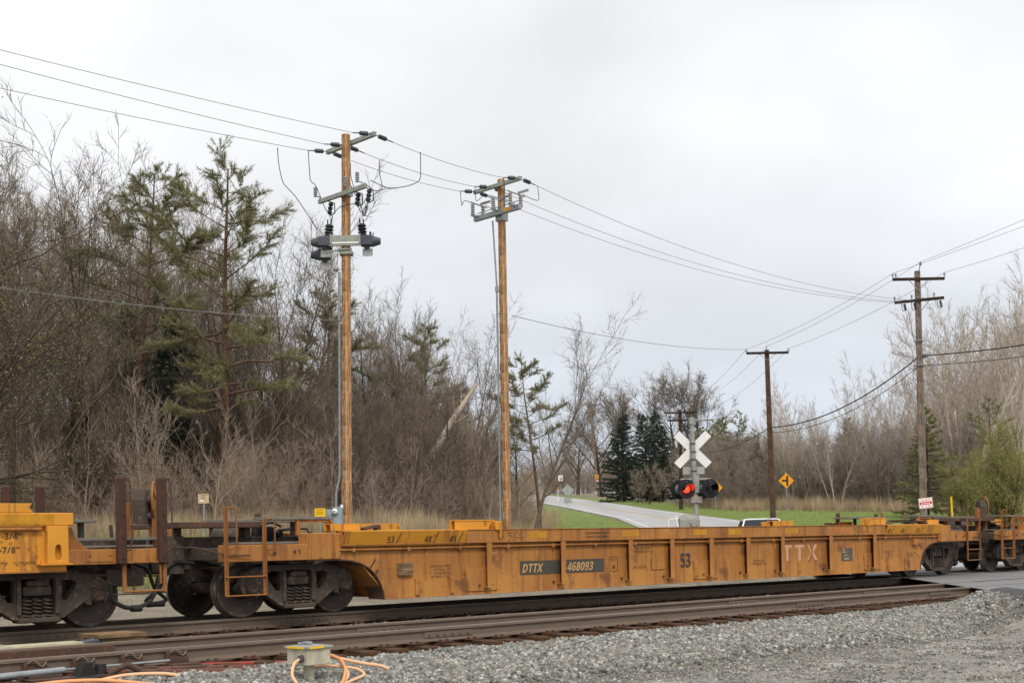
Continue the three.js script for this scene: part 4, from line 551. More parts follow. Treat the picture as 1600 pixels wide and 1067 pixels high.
K.pine = [growPine(11, 17, 0.36, 5.0, { r: 0.26, limbs: 44, nl: 0.2, nw: 0.02, needles: 11, shoots: 9, shoot: 0.85, tufts: 5, bare: 0.4, twisty: 0.36 }), growPine(23, 16, 0.5, 3.4, { r: 0.2, limbs: 34, mat: M.needlePale, nl: 0.2, nw: 0.02, needles: 14, shoots: 9, shoot: 0.75, tufts: 5, twisty: 0.28 })];
K.youngPine = [growPine(31, 9, 0.15, 2.4, { r: 0.12, limbs: 44, mat: M.needlePale, bare: 0.25, nl: 0.2, nw: 0.022, tufts: 3 }), growPine(37, 8, 0.12, 2.6, { r: 0.11, cone: true, limbs: 80, bare: 0.12, shoots: 8, needles: 14, nl: 0.18, nw: 0.03, mat: M.needle, barkM: M.barkDark })];
K.spruce = [growPine(41, 12, 0.06, 3.0, { r: 0.18, cone: true, limbs: 120, bare: 0.05, shoots: 7, shoot: 0.6, tufts: 4, needles: 9, nl: 0.22, nw: 0.05, mat: M.spruce, barkM: M.barkDark })];
const bare = V(0, 0, 0), R0 = rngOf(77);
const groundAt = (X, Z) => { const p = W(X, Z); return [p.x, H(p.x, p.z), p.z]; };
const fromPx = (px, Z) => (px - 800) / 2089.3 * Z - 0.0;
function plant(src, name, px, Z, yTop, turn, label, group, cat = 'tree', wide = 1) {   // height from the surveyed top of the tree
  const p = groundAt(fromPx(px, Z), Z), k = (at(px, yTop, Z).y - p[1]) / src.userData.top, o = copyOf(src, name, p, turn, k, label, cat, group); o.scale.x *= wide; o.scale.z *= wide; return o;
}
// ---- the woods on the left
{
  const zone = (px, k) => { const w = px < 300 ? ['in the woods left of the tall open pine', 'left of the open pine'] : px < 541 ? ['in the woods between the open pine and the pole with reclosers', 'between pine and first tan pole'] : px < 787 ? ['in the woods between the two tan poles', 'between the two tan poles'] : ['in the last of the woods right of the second tan pole', 'right of the second tan pole']; return k ? ['dark spreading bare tree ' + w[0], 'dark bare trees ' + w[1]] : ['slim brown leafless tree ' + w[0], 'slim bare trees ' + w[1]]; };
  const sky = table([-80, 60, 130, 200, 260, 300, 380, 450, 500, 540, 600, 650, 690, 740, 790, 850, 880], [150, 180, 165, 190, 230, 300, 330, 290, 420, 440, 430, 430, 480, 475, 560, 570, 620]);
  const spots = []; // px, Z, top, kind
  for (let i = 0; i < 84; i++) { const px = -50 + 905 * ((i * 0.618034) % 1), Z = 53 + 36 * R0() + (px > 700 ? 10 * R0() : 0); spots.push([px, Z, sky(px) + 10 + 160 * R0() ** 1.5, R0() < 0.35 ? 1 : 0]); }
  for (const [px, Z, h, k] of [[95, 52, 185, 0], [132, 56, 170, 0], [196, 58, 185, 0], [246, 60, 205, 0], [300, 62, 265, 0], [452, 62, 245, 0], [478, 66, 330, 0], [575, 66, 430, 1], [610, 62, 440, 0], [636, 70, 415, 1], [690, 74, 480, 0], [738, 72, 462, 0], [755, 66, 520, 0], [556, 72, 450, 0], [20, 50, 200, 1], [-14, 47, 140, 1], [66, 48, 165, 1], [812, 70, 560, 0], [850, 76, 600, 0]]) spots.push([px, Z, h, k]);
  for (const [px, Z, h, k] of spots) { const X = fromPx(px, Z); if (leftEdge(X, Z) < 0.5) continue; const q = zone(px, k), src = k ? K.upDark[Math.floor(R0() * 2)] : K.up[Math.floor(R0() * 4)]; plant(src, 'bare_tree', px, Z, h, R0() * 6.28, q[0], q[1]); }
  plant(K.pine[0], 'pine_tree', 352, 52, 228, 0.6, 'tall open-crowned pine with orange limbs, left of the pole that carries the meter box', null);
  plant(K.pine[1], 'pine_tree', 205, 56, 245, 2.1, 'tall pine with a flat dense top standing among bare treetops', null);
  plant(K.pine[1], 'pine_tree', 516, 64, 430, 4.0, 'thin pine with a bare red trunk right behind the pole with the meter box', null);
  plant(K.pine[1], 'pine_tree', 668, 70, 500, 1.0, 'small pine with an orange trunk between the two tan utility poles', null);
  plant(K.pine[1], 'pine_tree', 846, 68, 545, 5.2, 'low wide pine at the end of the woods where the road begins to climb', null);
  for (const [px, Z, s] of [[262, 56, 490], [305, 60, 520], [228, 64, 470]]) plant(K.spruce[0], 'spruce_tree', px, Z, s, px, 'dark evergreen deep in the left woods, half hidden behind bare branches', 'dark evergreens in the left woods');
  const bud = standing(growBare(roundSpec(91, { h: 9, r: 0.26, fine: 0.006, stems: 0, twigs: 6, twigLen: 0.5, buds: 2, budSize: 0.05, lean: 0.3, levels: [lv(12, 0.18, 0.4, 1, 0, 1, 0.09, 0.02), lv(7, 0.2, 0.4, 0.75, 0.8, 0.45, 0.15, 0.03), lv(5, 0.2, 0.35, 0.4, 0.7, 0.55, 0.2, 0.04), lv(0, 0.2, 0, 0.45, 0.7, 0.6, 0.24, 0.03)] })), M.barkDark, M.barkDark, M.bud);
  plant(bud, 'budding_tree', -110, 36, 190, 0.75, 'leaning tree dotted with yellow-green buds, its limbs arching over the left car', null);
  const arch = plant(bud, 'budding_tree', -170, 37, 260, 0, 'dark limb-heavy tree bending low to the right, budding, above the bright yellow car', null); arch.quaternion.setFromAxisAngle(V(-sP, 0, cP), -0.62).multiply(new THREE.Quaternion().setFromAxisAngle(UP, 2.4));
  plant(bud, 'budding_tree', 10, 45, 150, 3.4, 'upright tree dotted with yellow-green buds behind the bright yellow car', null);
  // leaning and fallen trunks
  const dead = (a, b, r, m, label) => { const mid_ = a.clone().lerp(b, 0.5).add(V(0, 0.12, 0)), w = new Wood(); w.limb([a, mid_, b], [r, r * 0.8, r * 0.45], 8); for (let k = 0; k < 5; k++) { const t = a.clone().lerp(b, 0.45 + 0.1 * k); w.limb([t, t.clone().add(rv(R0).multiplyScalar(0.6)).add(V(0, 0.5, 0))], [0.035, 0.008], 4); } solo('fallen_tree', w.geo(), m, label, 'dead tree'); };
  dead(at(672, 716, 58), at(745, 600, 58), 0.16, M.barkPale, 'pale bare trunk leaning in the scrub left of the second tan pole');
  dead(at(748, 690, 62), at(778, 640, 62), 0.13, M.barkGrey, 'short grey trunk leaning right beside the second tan pole');
  const sap = [1, 2, 3].map(i => standing(growBare(uprightSpec(40 + i * 5, { h: 5.2, r: 0.062, fine: 0.009, twigs: 3, twigLen: 0.4, sub: 0, levels: [lv(8, 0.2, 0.4, 1, 0, 1, 0.1, 0.02), lv(4, 0.2, 0.4, 0.5, 0.6, 0.6, 0.18, 0.05), lv(0, 0.2, 0, 0.5, 0.6, 0.65, 0.25, 0.03)] })), M.sapling, M.sapling));
  for (let i = 0; i < 66; i++) { const px = 20 + 815 * ((i * 0.618034 + 0.3) % 1), Z = 49 + 8 * R0() + (px > 650 ? 8 : 0); if (leftEdge(fromPx(px, Z), Z) < 0) continue; plant(sap[i % 3], 'pale_sapling', px, Z, (px < 480 ? 540 : 600) + 150 * R0(), R0() * 6, 'thin pale sapling at the front of the left woods', 'pale saplings before the left woods'); }
  plant(sap[0], 'pale_sapling', 335, 48, 600, 1, 'forked pale sapling right in front of the tall open pine', null);
  const ln = plant(K.up[2], 'leaning_sapling', 830, 58, 440, 0, 'bare sapling leaning far to the right at the end of the left woods', null); ln.quaternion.setFromAxisAngle(V(-sP, 0, cP), -0.3).multiply(new THREE.Quaternion().setFromAxisAngle(UP, 1.2));
}
// ---- scrub, dead grass and lawn: uncountable
function mass(name, label, cat, geo, mat, n, place, seed) {
  const R = rngOf(seed), m = new THREE.InstancedMesh(geo, mat, n), q = new THREE.Quaternion(), mt = new THREE.Matrix4(), c = new THREE.Color();
  for (let i = 0; i < n; i++) { const [x, y, z, s, sy] = place(R); q.setFromAxisAngle(UP, R() * 6.28); mt.compose(V(x, y, z), q, V(s, sy ?? s, s)); m.setMatrixAt(i, mt); const k = 0.75 + 0.5 * R(); m.setColorAt(i, c.setRGB(k, k * (0.95 + 0.1 * R()), k * (0.9 + 0.2 * R()))); }
  m.name = numbered(name); m.castShadow = m.receiveShadow = true; tag(m, label, cat, null, 'stuff'); scene.add(m); return m;
}
{
  const scrub = [1, 2, 3].map(i => { const g = growBare(scrubSpec(900 + i * 3)); return mergeGeometries([g.trunk, g.limbs, g.crown]); });
  M.scrub = lightBark(0xd4cabe); M.scrubTan = lightBark(0xeee0d0); M.scrubGrey = lightBark(0xd2ccc6);
  const leftSpot = (R, z0, z1, e0, e1) => { for (let k = 0; k < 400; k++) { const px = -80 + 960 * R(), Z = z0 + (z1 - z0) * R(), X = fromPx(px, Z), e = leftEdge(X, Z); if (e > e0 && e < e1) return groundAt(X, Z); } return groundAt(-10, 60); };
  scrub.forEach((g, i) => mass('thicket', ['tangled brown thicket along the edge of the left woods', 'bare brushwood filling the left woods between the trunks', 'tall leafless undergrowth inside the left woods'][i], 'thicket', g, i ? M.scrubDark : M.scrubTan, [85, 115, 95][i], R => { const p = i ? leftSpot(R, 52, 100, 2, 40) : leftSpot(R, 48, 95, 0, 5); const s = (i ? 1.1 + 1.3 * R() : 0.6 + 0.5 * R()); return [...p, s]; }, 40 + i));
  const rightSpot = (R, e0, e1, z1 = 150) => { for (let k = 0; k < 600; k++) { const px = 1080 + 560 * R(), Z = 85 + (z1 - 85) * R(), X = fromPx(px, Z), e = rightEdge(X, Z); if (e > e0 && e < e1) return groundAt(X, Z); } return groundAt(30, 110); };
  scrub.slice(0, 2).forEach((g, i) => mass('thicket', ['brown brush at the foot of the pale trees right of the road', 'grey brushwood between the pale trunks right of the road'][i], 'thicket', g, M.scrubGrey, [150, 130][i], R => [...rightSpot(R, 1, i ? 40 : 9), 0.9 + 1.1 * R()], 50 + i));
  const tuft = (seed, n, h, w, sp) => { const R = rngOf(seed), q = new Wood(); for (let k = 0; k < n; k++) { const a = R() * 6.28, r = sp * Math.sqrt(R()), d = V((R() - 0.5) * 0.7, 1, (R() - 0.5) * 0.7).normalize(); q.blade(V(Math.cos(a) * r, -0.05, Math.sin(a) * r), d, w, h * (0.5 + 0.7 * R()), rv(R)); } return q.geo(); };
  const dry = tuft(5, 70, 1.0, 0.022, 0.45), lawn = tuft(6, 36, 0.14, 0.014, 0.3), rough = tuft(8, 50, 0.28, 0.016, 0.4);
  mass('far_wood', 'brown far-off brushwood closing the view beyond the bend of the road', 'woodland', scrub[1], M.scrub, 120, R => { for (;;) { const px = 760 + 420 * R(), Z = 215 + 120 * R(), X = fromPx(px, Z); if (X < rl(Z) - 5 || X > rr(Z) + 5) return [...groundAt(X, Z), 1.5 + 1.2 * R()]; } }, 55);
  mass('dry_grass', 'straw-coloured dead grass along the front of the left woods', 'dry grass', dry, M.straw, 900, R => { const p = leftSpot(R, 42, 90, -2.5, 3); return [...p, 0.8 + 0.5 * R(), 0.7 + 0.7 * R()]; }, 60);
  mass('dry_grass', 'straw-coloured dead grass under the trees right of the road', 'dry grass', dry, M.straw, 620, R => [...rightSpot(R, -1, 4.5), 0.8 + 0.6 * R(), 0.7 + 0.7 * R()], 61);
  mass('lawn_grass', 'short green grass left of the climbing road', 'grass', lawn, M.grass, 9000, R => { for (;;) { const px = 780 + 260 * R(), Z = 46 + 75 * R() * R(), X = fromPx(px, Z); if (X < rl(Z) - 0.3 && leftEdge(X, Z) < 1) return [...groundAt(X, Z), 0.9 + 0.6 * R()]; } }, 62);
  mass('lawn_grass', 'short green grass on the bank right of the road', 'grass', lawn, M.grass, 9000, R => { for (;;) { const px = 870 + 640 * R(), Z = 60 + 110 * R() * R(), X = fromPx(px, Z); if (X > rr(Z) + 0.25 && rightEdge(X, Z) < 0.5) return [...groundAt(X, Z), 1 + 0.7 * R()]; } }, 63);
  mass('rough_grass', 'rough grass strip between the train and the left woods', 'grass', rough, std({ color: new THREE.Color().setRGB(0.26, 0.27, 0.1), roughness: 0.9 }), 4200, R => { for (;;) { const px = -60 + 900 * R(), Z = 28 + 26 * R(), X = fromPx(px, Z), p = groundAt(X, Z); if (p[2] < -12 && leftEdge(X, Z) < 1) return [...p, 0.8 + 0.6 * R()]; } }, 64);
}
// ---- the middle distance
{
  plant(K.round[0], 'bare_tree', 1062, 156, 560, 0.4, 'tall round-headed bare tree standing behind the crossing signal', null);
  plant(K.round[1], 'bare_tree', 1106, 152, 556, 2.2, 'tall round-headed bare tree just right of its twin behind the signal', null);
  for (const [px, Z, s, t, i] of [[940, 190, 596, 1, 0], [986, 178, 586, 3, 1], [905, 205, 640, 5, 0]]) plant(K.round[i], 'bare_tree', px, Z, s, t, 'broad bare tree beyond the bend of the road, left of the dark spruces', 'bare trees beyond the bend');
  for (const [px, Z, s] of [[977, 142, 646], [1012, 146, 644], [1038, 138, 641]]) plant(K.spruce[0], 'spruce_tree', px, Z, s, px, 'dark conical spruce in the row beside the climbing road', 'row of dark spruces', 'tree', 1.2);
  for (const [px, Z, s, i] of [[1118, 122, 655, 0], [1150, 112, 640, 0], [1132, 126, 650, 1], [1175, 118, 668, 0], [1100, 130, 665, 1], [1186, 108, 690, 1]]) plant(K.youngPine[i], 'young_pine', px, Z, s, px, 'young pine in the green clump right of the crossing signal', 'young pines right of the signal');
  for (let i = 0; i < 9; i++) plant(K.up[i % 4], 'bare_tree', 838 + i * 10 + 6 * R0(), 235 + 90 * R0(), 668 + 40 * R0(), R0() * 6, 'far bare tree closing the view at the top of the road', 'far trees at the top of the road', 'tree', 1.4);
  for (const [px, Z, s] of [[1012, 128, 722], [1034, 132, 716], [998, 136, 730]]) { const g = growBare(scrubSpec(px, { h: 3.6, r: 0.05, stems: 5, twigs: 8, fine: 0.008 })); plant(standing(g, M.barkDark, M.scrub), 'bare_shrub', px, Z, s, px, 'rounded bare shrub in front of the dark spruces', 'bare shrubs before the spruces', 'shrub'); }
}
// ---- the woods on the right
{
  const lab = px => px < 1206 ? ['pale leafless tree left of the plain brown pole, right of the signal', 'pale trees left of the brown pole'] : px < 1330 ? ['pale leafless tree behind the diamond sign, next to the plain brown pole', 'pale trees behind the diamond sign'] : px < 1442 ? ['pale leafless tree left of the weathered pole with two crossarms', 'pale trees left of the weathered pole'] : ['tall pale leafless tree right of the weathered pole with two crossarms', 'pale trees right of the weathered pole'];
  const sky = table([1160, 1180, 1250, 1300, 1400, 1440, 1500, 1530, 1600, 1660], [640, 610, 565, 548, 545, 505, 430, 400, 395, 400]);
  for (let i = 0; i < 50; i++) { const px = 1165 + 470 * ((i * 0.618034 + 0.13) % 1), Z = 98 + 38 * R0(); if (rightEdge(fromPx(px, Z), Z) < 1) continue; plant(K.pale[Math.floor(R0() * 3)], 'pale_tree', px, Z, sky(px) + 15 + 130 * R0(), R0() * 6.28, ...lab(px)); }
  for (const [px, Z, h] of [[1525, 92, 395], [1560, 95, 440], [1598, 90, 392], [1496, 98, 430], [1400, 100, 530], [1270, 104, 560], [1225, 108, 580], [1340, 102, 545]]) plant(K.pale[px % 3], 'pale_tree', px, Z, h, px, ...lab(px));
  const stem = [1, 2].map(i => standing(growBare(uprightSpec(620 + i * 9, { h: 11, r: 0.11, stems: 3, fine: 0.011, twigs: 3, sub: 0, levels: [lv(7, 0.4, 0.4, 1, 0, 1, 0.07, 0.02), lv(4, 0.2, 0.4, 0.36, 0.5, 0.6, 0.16, 0.06), lv(0, 0.2, 0, 0.5, 0.6, 0.65, 0.25, 0.04)] })), M.barkPale, M.twigTan));
  for (let i = 0; i < 26; i++) { const px = 1225 + 375 * ((i * 0.618034) % 1), Z = 94 + 12 * R0(); if (rightEdge(fromPx(px, Z), Z) < 1) continue; plant(stem[i % 2], 'white_stemmed_tree', px, Z, sky(px) + 40 + 70 * R0(), R0() * 6, px < 1442 ? 'tree with several thin white stems between the diamond sign and the weathered pole' : 'tree with several thin white stems right of the weathered pole', px < 1442 ? 'white-stemmed trees left of the weathered pole' : 'white-stemmed trees right of the weathered pole'); }
  for (const [px, Z, s, i, l] of [[1452, 84, 632, 1, 'young evergreen right behind the pole with two dark crossarms'], [1330, 108, 650, 1, 'faint young evergreen among pale trunks, between the two right-hand poles'], [1560, 80, 615, 0, 'evergreen rising behind the yellow-green shrub']]) plant(K.youngPine[i], 'young_pine', px, Z, s, px * 1.3, l, null);
  const wil = standing(growBare(scrubSpec(555, { h: 5.2, r: 0.05, stems: 13, fine: 0.006, twigs: 8, twigLen: 0.5, sub: 1, buds: 4, budSize: 0.055, twigLift: 0.4, levels: [lv(9, 0.12, 0.5, 1, 0, 1, 0.07, 0.02), lv(5, 0.2, 0.4, 0.45, 0.5, 0.6, 0.14, 0.05), lv(0, 0.2, 0, 0.5, 0.5, 0.7, 0.2, 0.03)] })), M.barkDark, lightBark(0xc4bc80), M.willowLeaf);
  plant(wil, 'willow_shrub', 1570, 62, 640, 0.3, 'yellow-green shrub coming into leaf behind the rusty car with the brake wheel', 'yellow-green shrubs', 'shrub');
  plant(wil, 'willow_shrub', 1512, 68, 690, 2.3, 'smaller yellow-green shrub coming into leaf right of the pole with two dark crossarms', 'yellow-green shrubs', 'shrub');
}
// ---------------------------------------------------------------- poles and lines
const hy = (px, py, Z) => at(px, py, Z).y;
function poleThing(label, a, b, r0, r1, mat, group) {              // a: a surveyed point low on the pole, b: its top
  const d = b.clone().sub(a).normalize(), g = H(a.x, a.z), base = a.clone().addScaledVector(d, (g - 0.3 - a.y) / d.y);
  const t = thing('utility_pole', label, 'utility pole', [base.x, base.y, base.z], 0, group), L = b.clone().sub(base);
  const n = 10, w = new Wood(), pts = [], rad = []; for (let k = 0; k <= n; k++) { pts.push(L.clone().multiplyScalar(k / n)); rad.push(lerp(r0, r1, k / n)); } w.limb(pts, rad, 16);
  const m = new THREE.Mesh(w.geo(), mat); m.name = 'shaft'; m.castShadow = m.receiveShadow = true; t.add(m); m.geometry.attributes.uv.array.forEach((v, i, A) => { if (i % 2 === 0) A[i] = v * 2; });
  part(t, 'pole_top', rod(L.clone().addScaledVector(d, -0.01), L.clone().addScaledVector(d, 0.015), r1, r1 * 0.9, 16), mat);
  t.userData.base = base; const on = y => { const k = (y - base.y) / L.y; return L.clone().multiplyScalar(k); };          // local point on the axis at world height y
  return { t, on, base, w: v => v.clone().add(base) };
}
const discs = (a, b, r, n) => { const o = [rod(a, b, r * 0.45, r * 0.45, 8)]; for (let i = 0; i < n; i++) { const p = a.clone().lerp(b, (i + 0.5) / n), q = b.clone().sub(a).normalize().multiplyScalar(a.distanceTo(b) / n * 0.28); o.push(rod(p.clone().sub(q), p.clone().add(q), r, r * 0.75, 10)); } return o; };
const off = (p, x, y, z) => p.clone().add(V(x, y, z));
function wire(label, group, a, b, sag, r = 0.009, mat = M.wire, name = 'power_line', n = 24) { const pts = []; for (let i = 0; i <= n; i++) { const t = i / n, p = a.clone().lerp(b, t); p.y -= sag * 4 * t * (1 - t); pts.push(p); } return solo(name, new THREE.TubeGeometry(new THREE.CatmullRomCurve3(pts), n * 2, r, 5), mat, label, 'wire', group); }
const deadEnd = (p, s) => [rod(p, off(p, s * 0.16, -0.02, 0), 0.014, 0.014, 6), ...discs(off(p, s * 0.16, -0.02, 0), off(p, s * 0.46, -0.06, 0), 0.075, 5), rod(off(p, s * 0.46, -0.06, 0), off(p, s * 0.72, -0.1, 0), 0.02, 0.016, 6)];
const ends = {};
{ // first tan pole: cutouts, reclosers, service conduit
  const Z = 42, P = poleThing('tan wooden pole carrying reclosers on a ring, with a meter box at its foot', at(541.5, 790, Z), at(540, 211, Z), 0.172, 0.135, M.pole), c = P.on(hy(540, 222, Z)), t = P.t;
  part(t, 'crossarm', bx(c.x + 0.13, c.x + 0.24, c.y - 0.07, c.y + 0.07, c.z - 1.28, c.z + 1.28, 0.01), M.arm);
  ends.a = []; for (const z of [-1.2, -0.32, 1.18]) for (const s of [-1, 1]) { const p = off(c, s > 0 ? 0.24 : 0.12, 0, z); part(t, 'dead_end_insulator', deadEnd(p, s), M.insul); ends.a.push([s, z, P.w(off(p, s * 0.72, -0.1, 0))]); }
  const e = P.on(hy(540, 305, Z)); part(t, 'crossarm', bx(e.x - 0.24, e.x - 0.14, e.y - 0.07, e.y + 0.07, e.z - 1.2, e.z + 1.3, 0.01), M.arm); part(t, 'arm_bracket', [bx(e.x - 0.14, e.x + 0.14, e.y - 0.05, e.y + 0.05, e.z - 0.19, e.z + 0.19, 0.006), bx(c.x + 0.08, c.x + 0.14, c.y - 0.28, c.y + 0.1, c.z - 0.06, c.z + 0.06, 0.006)], M.galv);
  for (const z of [-0.75, 0.72, 1.28]) { const q = off(e, -0.12, -0.1, z); part(t, 'fuse_cutout', [...discs(off(q, 0.08, 0.0, 0), off(q, 0.0, -0.38, 0), 0.085, 3), bent([off(q, -0.1, 0.05, -0.14), off(q, -0.05, 0.04, 0), off(q, 0.14, -0.02, 0.1), off(q, 0.16, -0.32, 0.08), off(q, 0.02, -0.42, 0)], 0.018)], M.insuldark); }
  for (const z of [-1.3, 0.3, 0.95]) { const q = off(e, -0.18, 0.1, z); part(t, 'surge_arrester', [...discs(off(q, 0, 0.1, -0.1), off(q, 0, 0.42, -0.1), 0.07, 5), bent([off(q, 0, 0.12, -0.1), off(q, 0, 0.05, 0.14), off(q, 0, -0.15, 0.14)], 0.018)], M.porcelain); }
  const f = P.on(hy(540, 378, Z));
  { // reclosers on a level ring, facing the road
    const G = new THREE.Group(); G.name = 'recloser_bank'; G.position.copy(f); G.rotation.y = -PHI; t.add(G);
    part(G, 'ring_frame', [bx(-0.44, 0.44, -0.07, 0.17, 0.17, 0.2, 0.006), bx(-0.44, 0.44, -0.07, 0.17, -0.24, -0.2, 0.006), bx(-0.48, -0.44, -0.1, 0.22, -0.24, 0.24, 0.006), bx(0.44, 0.48, -0.1, 0.22, -0.24, 0.24, 0.006), ...bent([[-0.5, -0.16, 0.26], [0.5, -0.16, 0.26]], 0.028), ...bent([[-0.75, -0.38, 0.2], [-0.1, -0.28, 0.22], [0.2, -0.26, 0.22]], 0.026), bx(-0.2, 0.2, -0.42, -0.3, -0.2, 0.2, 0.01)], M.arm);
    part(G, 'white_bar', bx(-0.42, 0.42, -0.1, -0.05, 0.2, 0.23, 0.004), M.white);
    for (const [x, y, z, s] of [[-0.66, 0, 0.05, -1], [0.66, 0, 0.05, 1], [-0.72, -0.32, -0.3, -1]]) {
      part(G, 'recloser', [bx(x - 0.2, x + 0.2, y - 0.16, y + 0.17, z - 0.17, z + 0.17, 0.05), spin(new THREE.CylinderGeometry(0.1, 0.18, 0.26, 10), 0, 0, s > 0 ? -Math.PI / 2 : Math.PI / 2).translate(x + s * 0.3, y - 0.01, z), rod([x, y - 0.14, z], [x, y - 0.25, z], 0.13, 0.07, 12)], M.insul);
      part(G, 'bushing', [...discs(V(x - s * 0.12, y + 0.15, z), V(x - s * 0.16, y + 0.55, z), 0.15, 4), rod([x - s * 0.2, y + 0.52, z], [x - s * 0.22, y + 0.72, z], 0.022, 0.022, 6), rod([x - s * 0.1, y + 0.52, z], [x - s * 0.1, y + 0.7, z], 0.022, 0.022, 6)], M.insuldark);
      part(G, 'animal_guard', bx(x - 0.16, x + 0.16, y - 0.44, y - 0.2, z - 0.17, z - 0.15, 0.004), M.white);
    }
    part(G, 'status_lamp', [bx(0.84, 0.87, 0.06, 0.28, 0.0, 0.04, 0.004), bx(0.74, 0.8, 0.18, 0.3, 0, 0.06, 0.006)], M.insuldark);
  }
  // jumpers from the lines down to the gear
  const J = (pts) => part(t, 'jumper', pipe(pts, 0.013, 5, 26), M.cable);
  J([off(c, -0.6, -0.08, -1.2), off(c, -0.5, -1.0, -1.26), off(e, -0.3, 0.5, -1.2), off(e, -0.1, -0.3, -0.95), off(f, 0, 1.0, -0.72), off(f, 0, 0.66, -0.8)]); J([off(c, 0.2, -0.1, -0.32), off(e, 0.2, 0.3, 0.0), off(f, 0.2, 1.2, 0.5), off(f, 0.05, 0.66, 0.84)]);
  J([off(c, -1.75, -0.22, -1.2), off(c, -1.72, -0.7, -1.2), off(c, -1.6, -1.3, -1.15), off(f, -1.2, 1.4, -0.95), off(f, -0.65, 0.42, -0.62)]); J([off(f, 0.1, 0.66, 0.84), off(f, 0.15, 1.0, 0.9), off(e, 0, -0.7, 0.8), off(e, -0.1, -0.45, 0.72)]); J([off(f, 0, 1.0, -0.7), off(f, -0.15, 1.1, 0), off(f, 0, 1.05, 0.7), off(e, -0.1, -0.9, 1.1), off(e, -0.1, -0.42, 1.28)]);
  for (const [x, zw, z] of [[1.05, -1.2, 0.3], [1.55, -0.32, 0.95], [2.05, 1.18, 1.28]]) J([off(c, x, -0.2, zw), off(c, x, -0.6, zw), off(c, x * 0.97, -1.1, lerp(zw, z, 0.15)), off(e, x * 0.75, 0.3, lerp(zw, z, 0.5)), off(e, x * 0.35, 0.08, lerp(zw, z, 0.85)), off(e, 0, 0.2, z)]);
  const cl = V(-cP, 0, -sP).multiplyScalar(0.215), lowY = hy(530, 792, Z);
  part(t, 'conduit', [rod(P.on(hy(534, 425, Z)).add(cl), P.on(hy(530, 735, Z)).add(cl), 0.04, 0.04, 10), pipe([P.on(hy(530, 735, Z)).add(cl), P.on(hy(529, 748, Z)).add(cl.clone().multiplyScalar(1.05)), P.on(hy(527, 770, Z)).add(cl.clone().multiplyScalar(1.5)), P.on(lowY).add(cl.clone().multiplyScalar(1.55))], 0.04, 10, 20), new THREE.SphereGeometry(0.09, 10, 8).translate(...P.on(hy(534, 420, Z)).add(cl.clone().multiplyScalar(1.5)).toArray())], M.galv);
  part(t, 'step_bolt', [0, 1, 2, 3, 4].map(i => { const q = P.on(hy(540, 470 + i * 60, Z)); return rod(q, off(q, 0.2, 0.02, 0.1), 0.012, 0.012, 5); }), M.galv);
}
{ // second tan pole: air-break switch on its own platform arm
  const Z = 48, P = poleThing('tan wooden pole with a switch on a grey bracket and conduit down its side', at(792, 825, Z), at(783, 281, Z), 0.172, 0.135, M.pole), t = P.t, c = P.on(hy(783, 291, Z));
  part(t, 'crossarm', bx(c.x - 0.25, c.x - 0.14, c.y - 0.07, c.y + 0.07, c.z - 1.25, c.z + 1.25, 0.01), M.arm);
  ends.b = []; for (const z of [-1.15, -0.35, 1.15]) for (const s of [-1, 1]) { const p = off(c, s > 0 ? -0.12 : -0.26, 0, z); part(t, 'dead_end_insulator', deadEnd(p, s), M.insul); ends.b.push([s, z, P.w(off(p, s * 0.72, -0.1, 0))]); }
  const e = P.on(hy(784, 333, Z)); part(t, 'switch_base', [bx(e.x - 0.3, e.x - 0.15, e.y - 0.12, e.y + 0.06, e.z - 1.2, e.z + 1.2, 0.01), bx(e.x - 0.16, e.x + 0.16, e.y - 0.3, e.y + 0.1, e.z - 0.17, e.z + 0.17, 0.01), ...bent([off(e, -0.2, 0.16, -1.1), off(e, -0.2, 0.2, 1.1)], 0.018)], M.galv);
  for (const z of [-1.0, 0.1, 1.0]) part(t, 'switch_blade', [...discs(off(e, -0.5, 0.06, z), off(e, -0.5, 0.46, z), 0.08, 5), ...discs(off(e, 0.0, 0.06, z), off(e, 0.0, 0.46, z), 0.08, 5), bar(off(e, -0.6, 0.5, z), off(e, 0.2, 0.42, z), 0.04, 0.04), bar(off(e, -0.12, 0.5, z), off(e, 0.2, 0.62, z + 0.2), 0.07, 0.09), bx(e.x - 0.55, e.x + 0.05, e.y + 0.0, e.y + 0.06, e.z + z - 0.05, e.z + z + 0.05, 0.005)], M.porcelain);
  const yt = new THREE.Mesh(new THREE.BoxGeometry(0.006, 0.1, 0.4), M.amber); yt.name = 'warning_tag'; yt.position.set(e.x - 0.304, e.y - 0.02, e.z + 0.62); t.add(yt);
  const J = (pts) => part(t, 'jumper', pipe(pts, 0.012, 5, 24), M.cable); for (const [z, q] of [[-1.15, -1.0], [-0.35, 0.1], [1.15, 1.0]]) { J([off(c, 0.7, -0.1, z), off(c, 0.75, -0.6, z), off(e, 0.55, 0.4, q), off(e, 0.1, 0.5, q)]); J([off(c, -0.95, -0.1, z), off(c, -0.9, -0.6, z), off(e, -0.9, 0.5, q), off(e, -0.58, 0.5, q)]); }
  const cl = V(-cP, 0, -sP).multiplyScalar(0.22); part(t, 'operating_rod', [rod(P.on(hy(773, 345, Z)).add(cl.clone().multiplyScalar(1.5)), P.on(hy(776, 445, Z)).add(cl), 0.03, 0.03, 8), rod(P.on(hy(776, 445, Z)).add(cl), P.on(hy(780, 830, Z)).add(cl), 0.036, 0.036, 8), ...[455, 490, 590, 600, 700, 810].map(y => { const q = P.on(hy(778, y, Z)); return rod(q, q.clone().add(cl).multiplyScalar(1), 0.025, 0.025, 6); }), ...[452, 588, 812].map(y => { const q = P.on(hy(778, y, Z)).add(cl); return rod(off(q, 0, -0.1, 0), off(q, 0, 0.1, 0), 0.06, 0.06, 8); })], M.galv);
}
